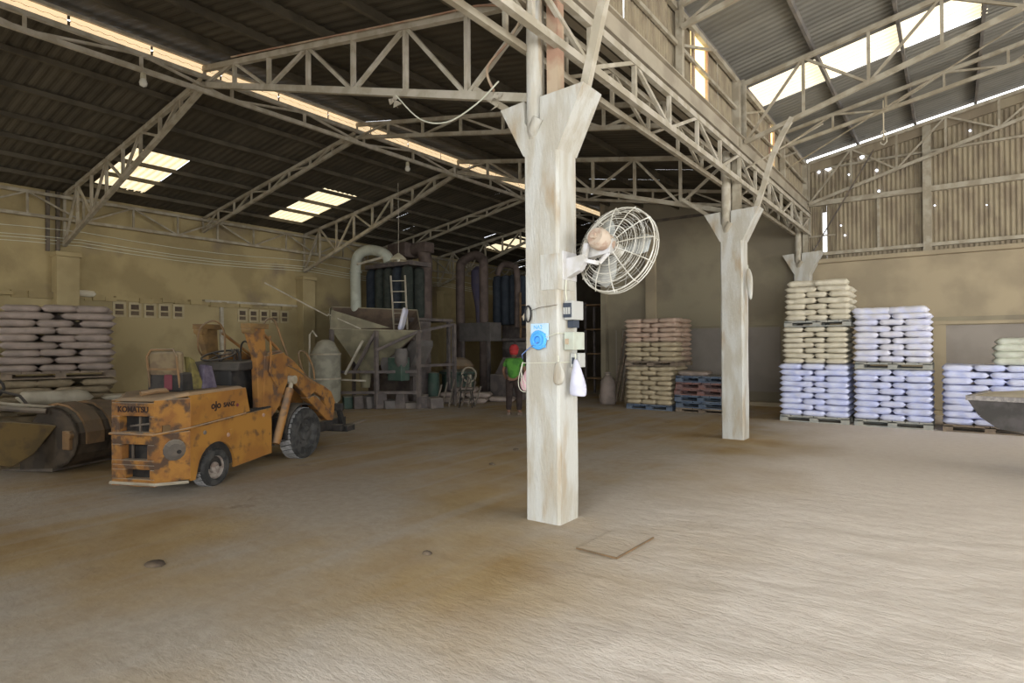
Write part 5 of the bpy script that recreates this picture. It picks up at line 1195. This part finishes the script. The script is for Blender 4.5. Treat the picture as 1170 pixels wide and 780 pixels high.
# ------------------------------------------------------------ hanging lamps, cables, odds
def lamp(x, y, z, top, label, big=False):
    e = empty('hanging_lamp', (x, y, z), 0, label, 'lamp', None)
    b = MB(); b.tube([(0, 0, .12), (.01, 0, (top-z)*.5), (0, 0, top-z)], .006, 5); b.build('cord', steel_light, e)
    if big:
        b = MB(); b.lathe([(.03, .16), (.05, .14), (.09, .12), (.19, .03), (.21, -.02), (.20, -.02), (.08, .10), (.03, .13)], (0, 0, 0), (0, 0, 1), 22); b.build('lamp_shade', lamp_m, e, auto=True)
        b = MB(); b.lathe([(0, -.05), (.04, -.02), (.035, .05), (.02, .1), (0, .1)], (0, 0, 0), (0, 0, 1), 12); b.build('bulb', bulb_m, e, smooth=True)
    else:
        b = MB(); b.lathe([(0, .13), (.035, .12), (.04, .05), (.035, .03), (0, .03)], (0, 0, 0), (0, 0, 1), 12); b.build('lamp_holder', lamp_m, e, auto=True)
        b = MB(); b.lathe([(0, -.08), (.045, -.06), (.055, -.02), (.04, .03), (.03, .05), (0, .05)], (0, 0, 0), (0, 0, 1), 12); b.build('bulb', bulb_m, e, smooth=True)
lamp(XR+.1, 3.76, 5.44, 5.66, 'bulb hanging from the ridge girder near left end of bright strip')
lamp(XR+.1, 8.95, 5.42, 5.66, 'bulb hanging from the ridge girder above the forklift arms')
lamp(-10.9, 10.1, 3.72, 5.6, 'cream bell lamp hanging in front of the dark filter bags', True)
for k, dz in enumerate((0, .07, .13, .3)):
    b = MB(); pts = []
    for i in range(0, 25):
        y = -2+i; s_ = ((y-(-2)) % 6)/6; pts.append((XW+.06+.03*k, y, 3.9+dz-.12*sin(pi*((y+1.3) % 6)/6)))
    b.tube(pts, .009, 4); tag(b.build('wall_cable', wire_w), 'sagging pale cable along the left wall, %s of four' % ('lowest', 'second lowest', 'second highest', 'highest')[k], 'cable')
e = empty('hoist_hook', (-1.05, 13.69, 5.45), 0, 'small hook hanging from the fourth high roof truss', 'hook')
b = MB(); b.tube([(0, 0, .9), (0, 0, .12)], .012, 5); b.build('rope', rope_m, e)
b = MB(); b.tube([(0, 0, .22), (.05, 0, .16), (.05, 0, .08), (0, 0, .03), (-.05, 0, .06), (-.05, 0, .1)], .014, 6); b.tube([(.04*cos(2*pi*k/10), 0, .26+.05*sin(2*pi*k/10)) for k in range(10)], .01, 5, closed=True); b.build('hook', steel_light, e)
def cable(pts, r, nm, m, lb, cat='cable'):
    P_ = [Vector(p) for p in pts]; out = []
    for i in range(len(P_)-1):
        p0 = P_[max(i-1, 0)]; p1 = P_[i]; p2 = P_[i+1]; p3 = P_[min(i+2, len(P_)-1)]
        for k in range(6):
            t = k/6; out.append(.5*((2*p1)+(p2-p0)*t+(2*p0-5*p1+4*p2-p3)*t*t+(3*p1-p0-3*p2+p3)*t**3))
    out.append(P_[-1]); b = MB(); b.tube(out, r, 5); return tag(b.build(nm, m), lb, cat)
cable([(-5.0, 4.6, 4.42), (-4.6, 4.58, 4.05), (-4.2, 4.57, 3.92), (-3.8, 4.56, 4.0), (-3.5, 4.55, 4.15)], .008, 'hanging_cable', wire_w, 'pale cable looping under the nearest truss left of near column')
cable([(-3.6, 4.6, 4.1), (-3.68, 4.6, 4.35), (-3.4, 4.6, 4.55), (-3.25, 4.6, 4.8), (-3.4, 4.6, 5.2)], .014, 'hanging_cable', steel_red, 'reddish hose rising beside the top of near column')
cable([(-3.2, 4.6, 4.72), (-3.7, 4.6, 4.98), (-4.6, 4.6, 5.15), (-8.5, 4.6, 5.87)], .012, 'hanging_cable', steel_red, 'reddish pipe lying along top of nearest low roof truss')
for (x, z, lb) in ((-5.0, 4.36, 'crumpled pale rag on lower chord of nearest low roof truss'), (-3.55, 4.0, 'white knot of string by near column head')):
    e = empty('rag', (x, 4.6, z), 0, lb, 'rag')
    for k in range(5):
        b = MB(); c = Vector((jr.uniform(-.1, .1), jr.uniform(-.03, .03), jr.uniform(-.05, .05)))
        b.add([c+Vector((jr.uniform(-.08, .08), jr.uniform(-.03, .03), jr.uniform(-.06, .06))) for _ in range(4)], [(0, 1, 2), (0, 2, 3), (0, 3, 1), (1, 3, 2)]); b.build('fold', steel_light, e)
cable([(-2.9, 4.6, 4.4), (-2.5, 4.7, 4.9), (-2.0, 4.7, 5.5), (-1.4, 4.7, 6.2)], .02, 'stay_rod', steel_light, 'pale stay rod rising right from head of near column', 'rod') if False else None
b = MB(); b.bar((-2.75, 16.3, 3.9), (-1.45, 16.3, 6.15), .03); tag(b.build('stay_rod', steel_dark), 'dark stay rod slanting up the back wall right of far column', 'rod')
b = MB(); b.bar((-2.85, 10.6, 4.6), (-2.1, 13.6, 6.1), .025); b.bar((-2.8, 13.6, 5.3), (1.2, 10.8, 6.2), .02); tag(b.build('wind_brace', steel), 'thin crossing wind brace under the high roof', 'brace')
# floor details
e = empty('floor_hatch', (-2.19, 4.36, .008), radians(-3), 'thin square plate outline set in dusty floor before near column', 'hatch')
b = MB(); b.box(-.17, .17, -.30, .30, .0, .008); b.build('plate', floor_m, e)
b = MB(); b.box(-.18, .18, -.312, -.302, 0, .011); b.box(.172, .182, -.31, .30, 0, .011); b.build('edge_bar', rustbrown, e)
for k, (x, y, s_, lb) in enumerate(((-4.75, 1.98, .075, 'dark oil lump on floor before the forklift'), (-3.27, 3.31, .04, 'small dark stone on floor left of near column'), (-5.0, 6.3, .04, 'pebble on floor right of forklift front wheel'), (-5.4, 7.4, .05, 'brown clod on floor beyond forklift forks'), (-.75, 2.55, .05, 'grey clod in the ridged powder at foreground'))):
    b = MB(); R_ = random.Random(k); n = 9
    b.lathe([(s_*(1+.0), 0), (s_*.85, .012), (s_*.4, .02), (0, .021)], (0, 0, 0), (0, 0, 1), n); b.v = [(x_*(1+.3*R_.random()), y_*(.7+.3*R_.random()), z_) for x_, y_, z_ in b.v]
    o = b.build('clod', debris_shade_m if k < 4 else powder, smooth=True); o.location = (x, y, fz(x, y)+.006); tag(o, lb, 'clod')
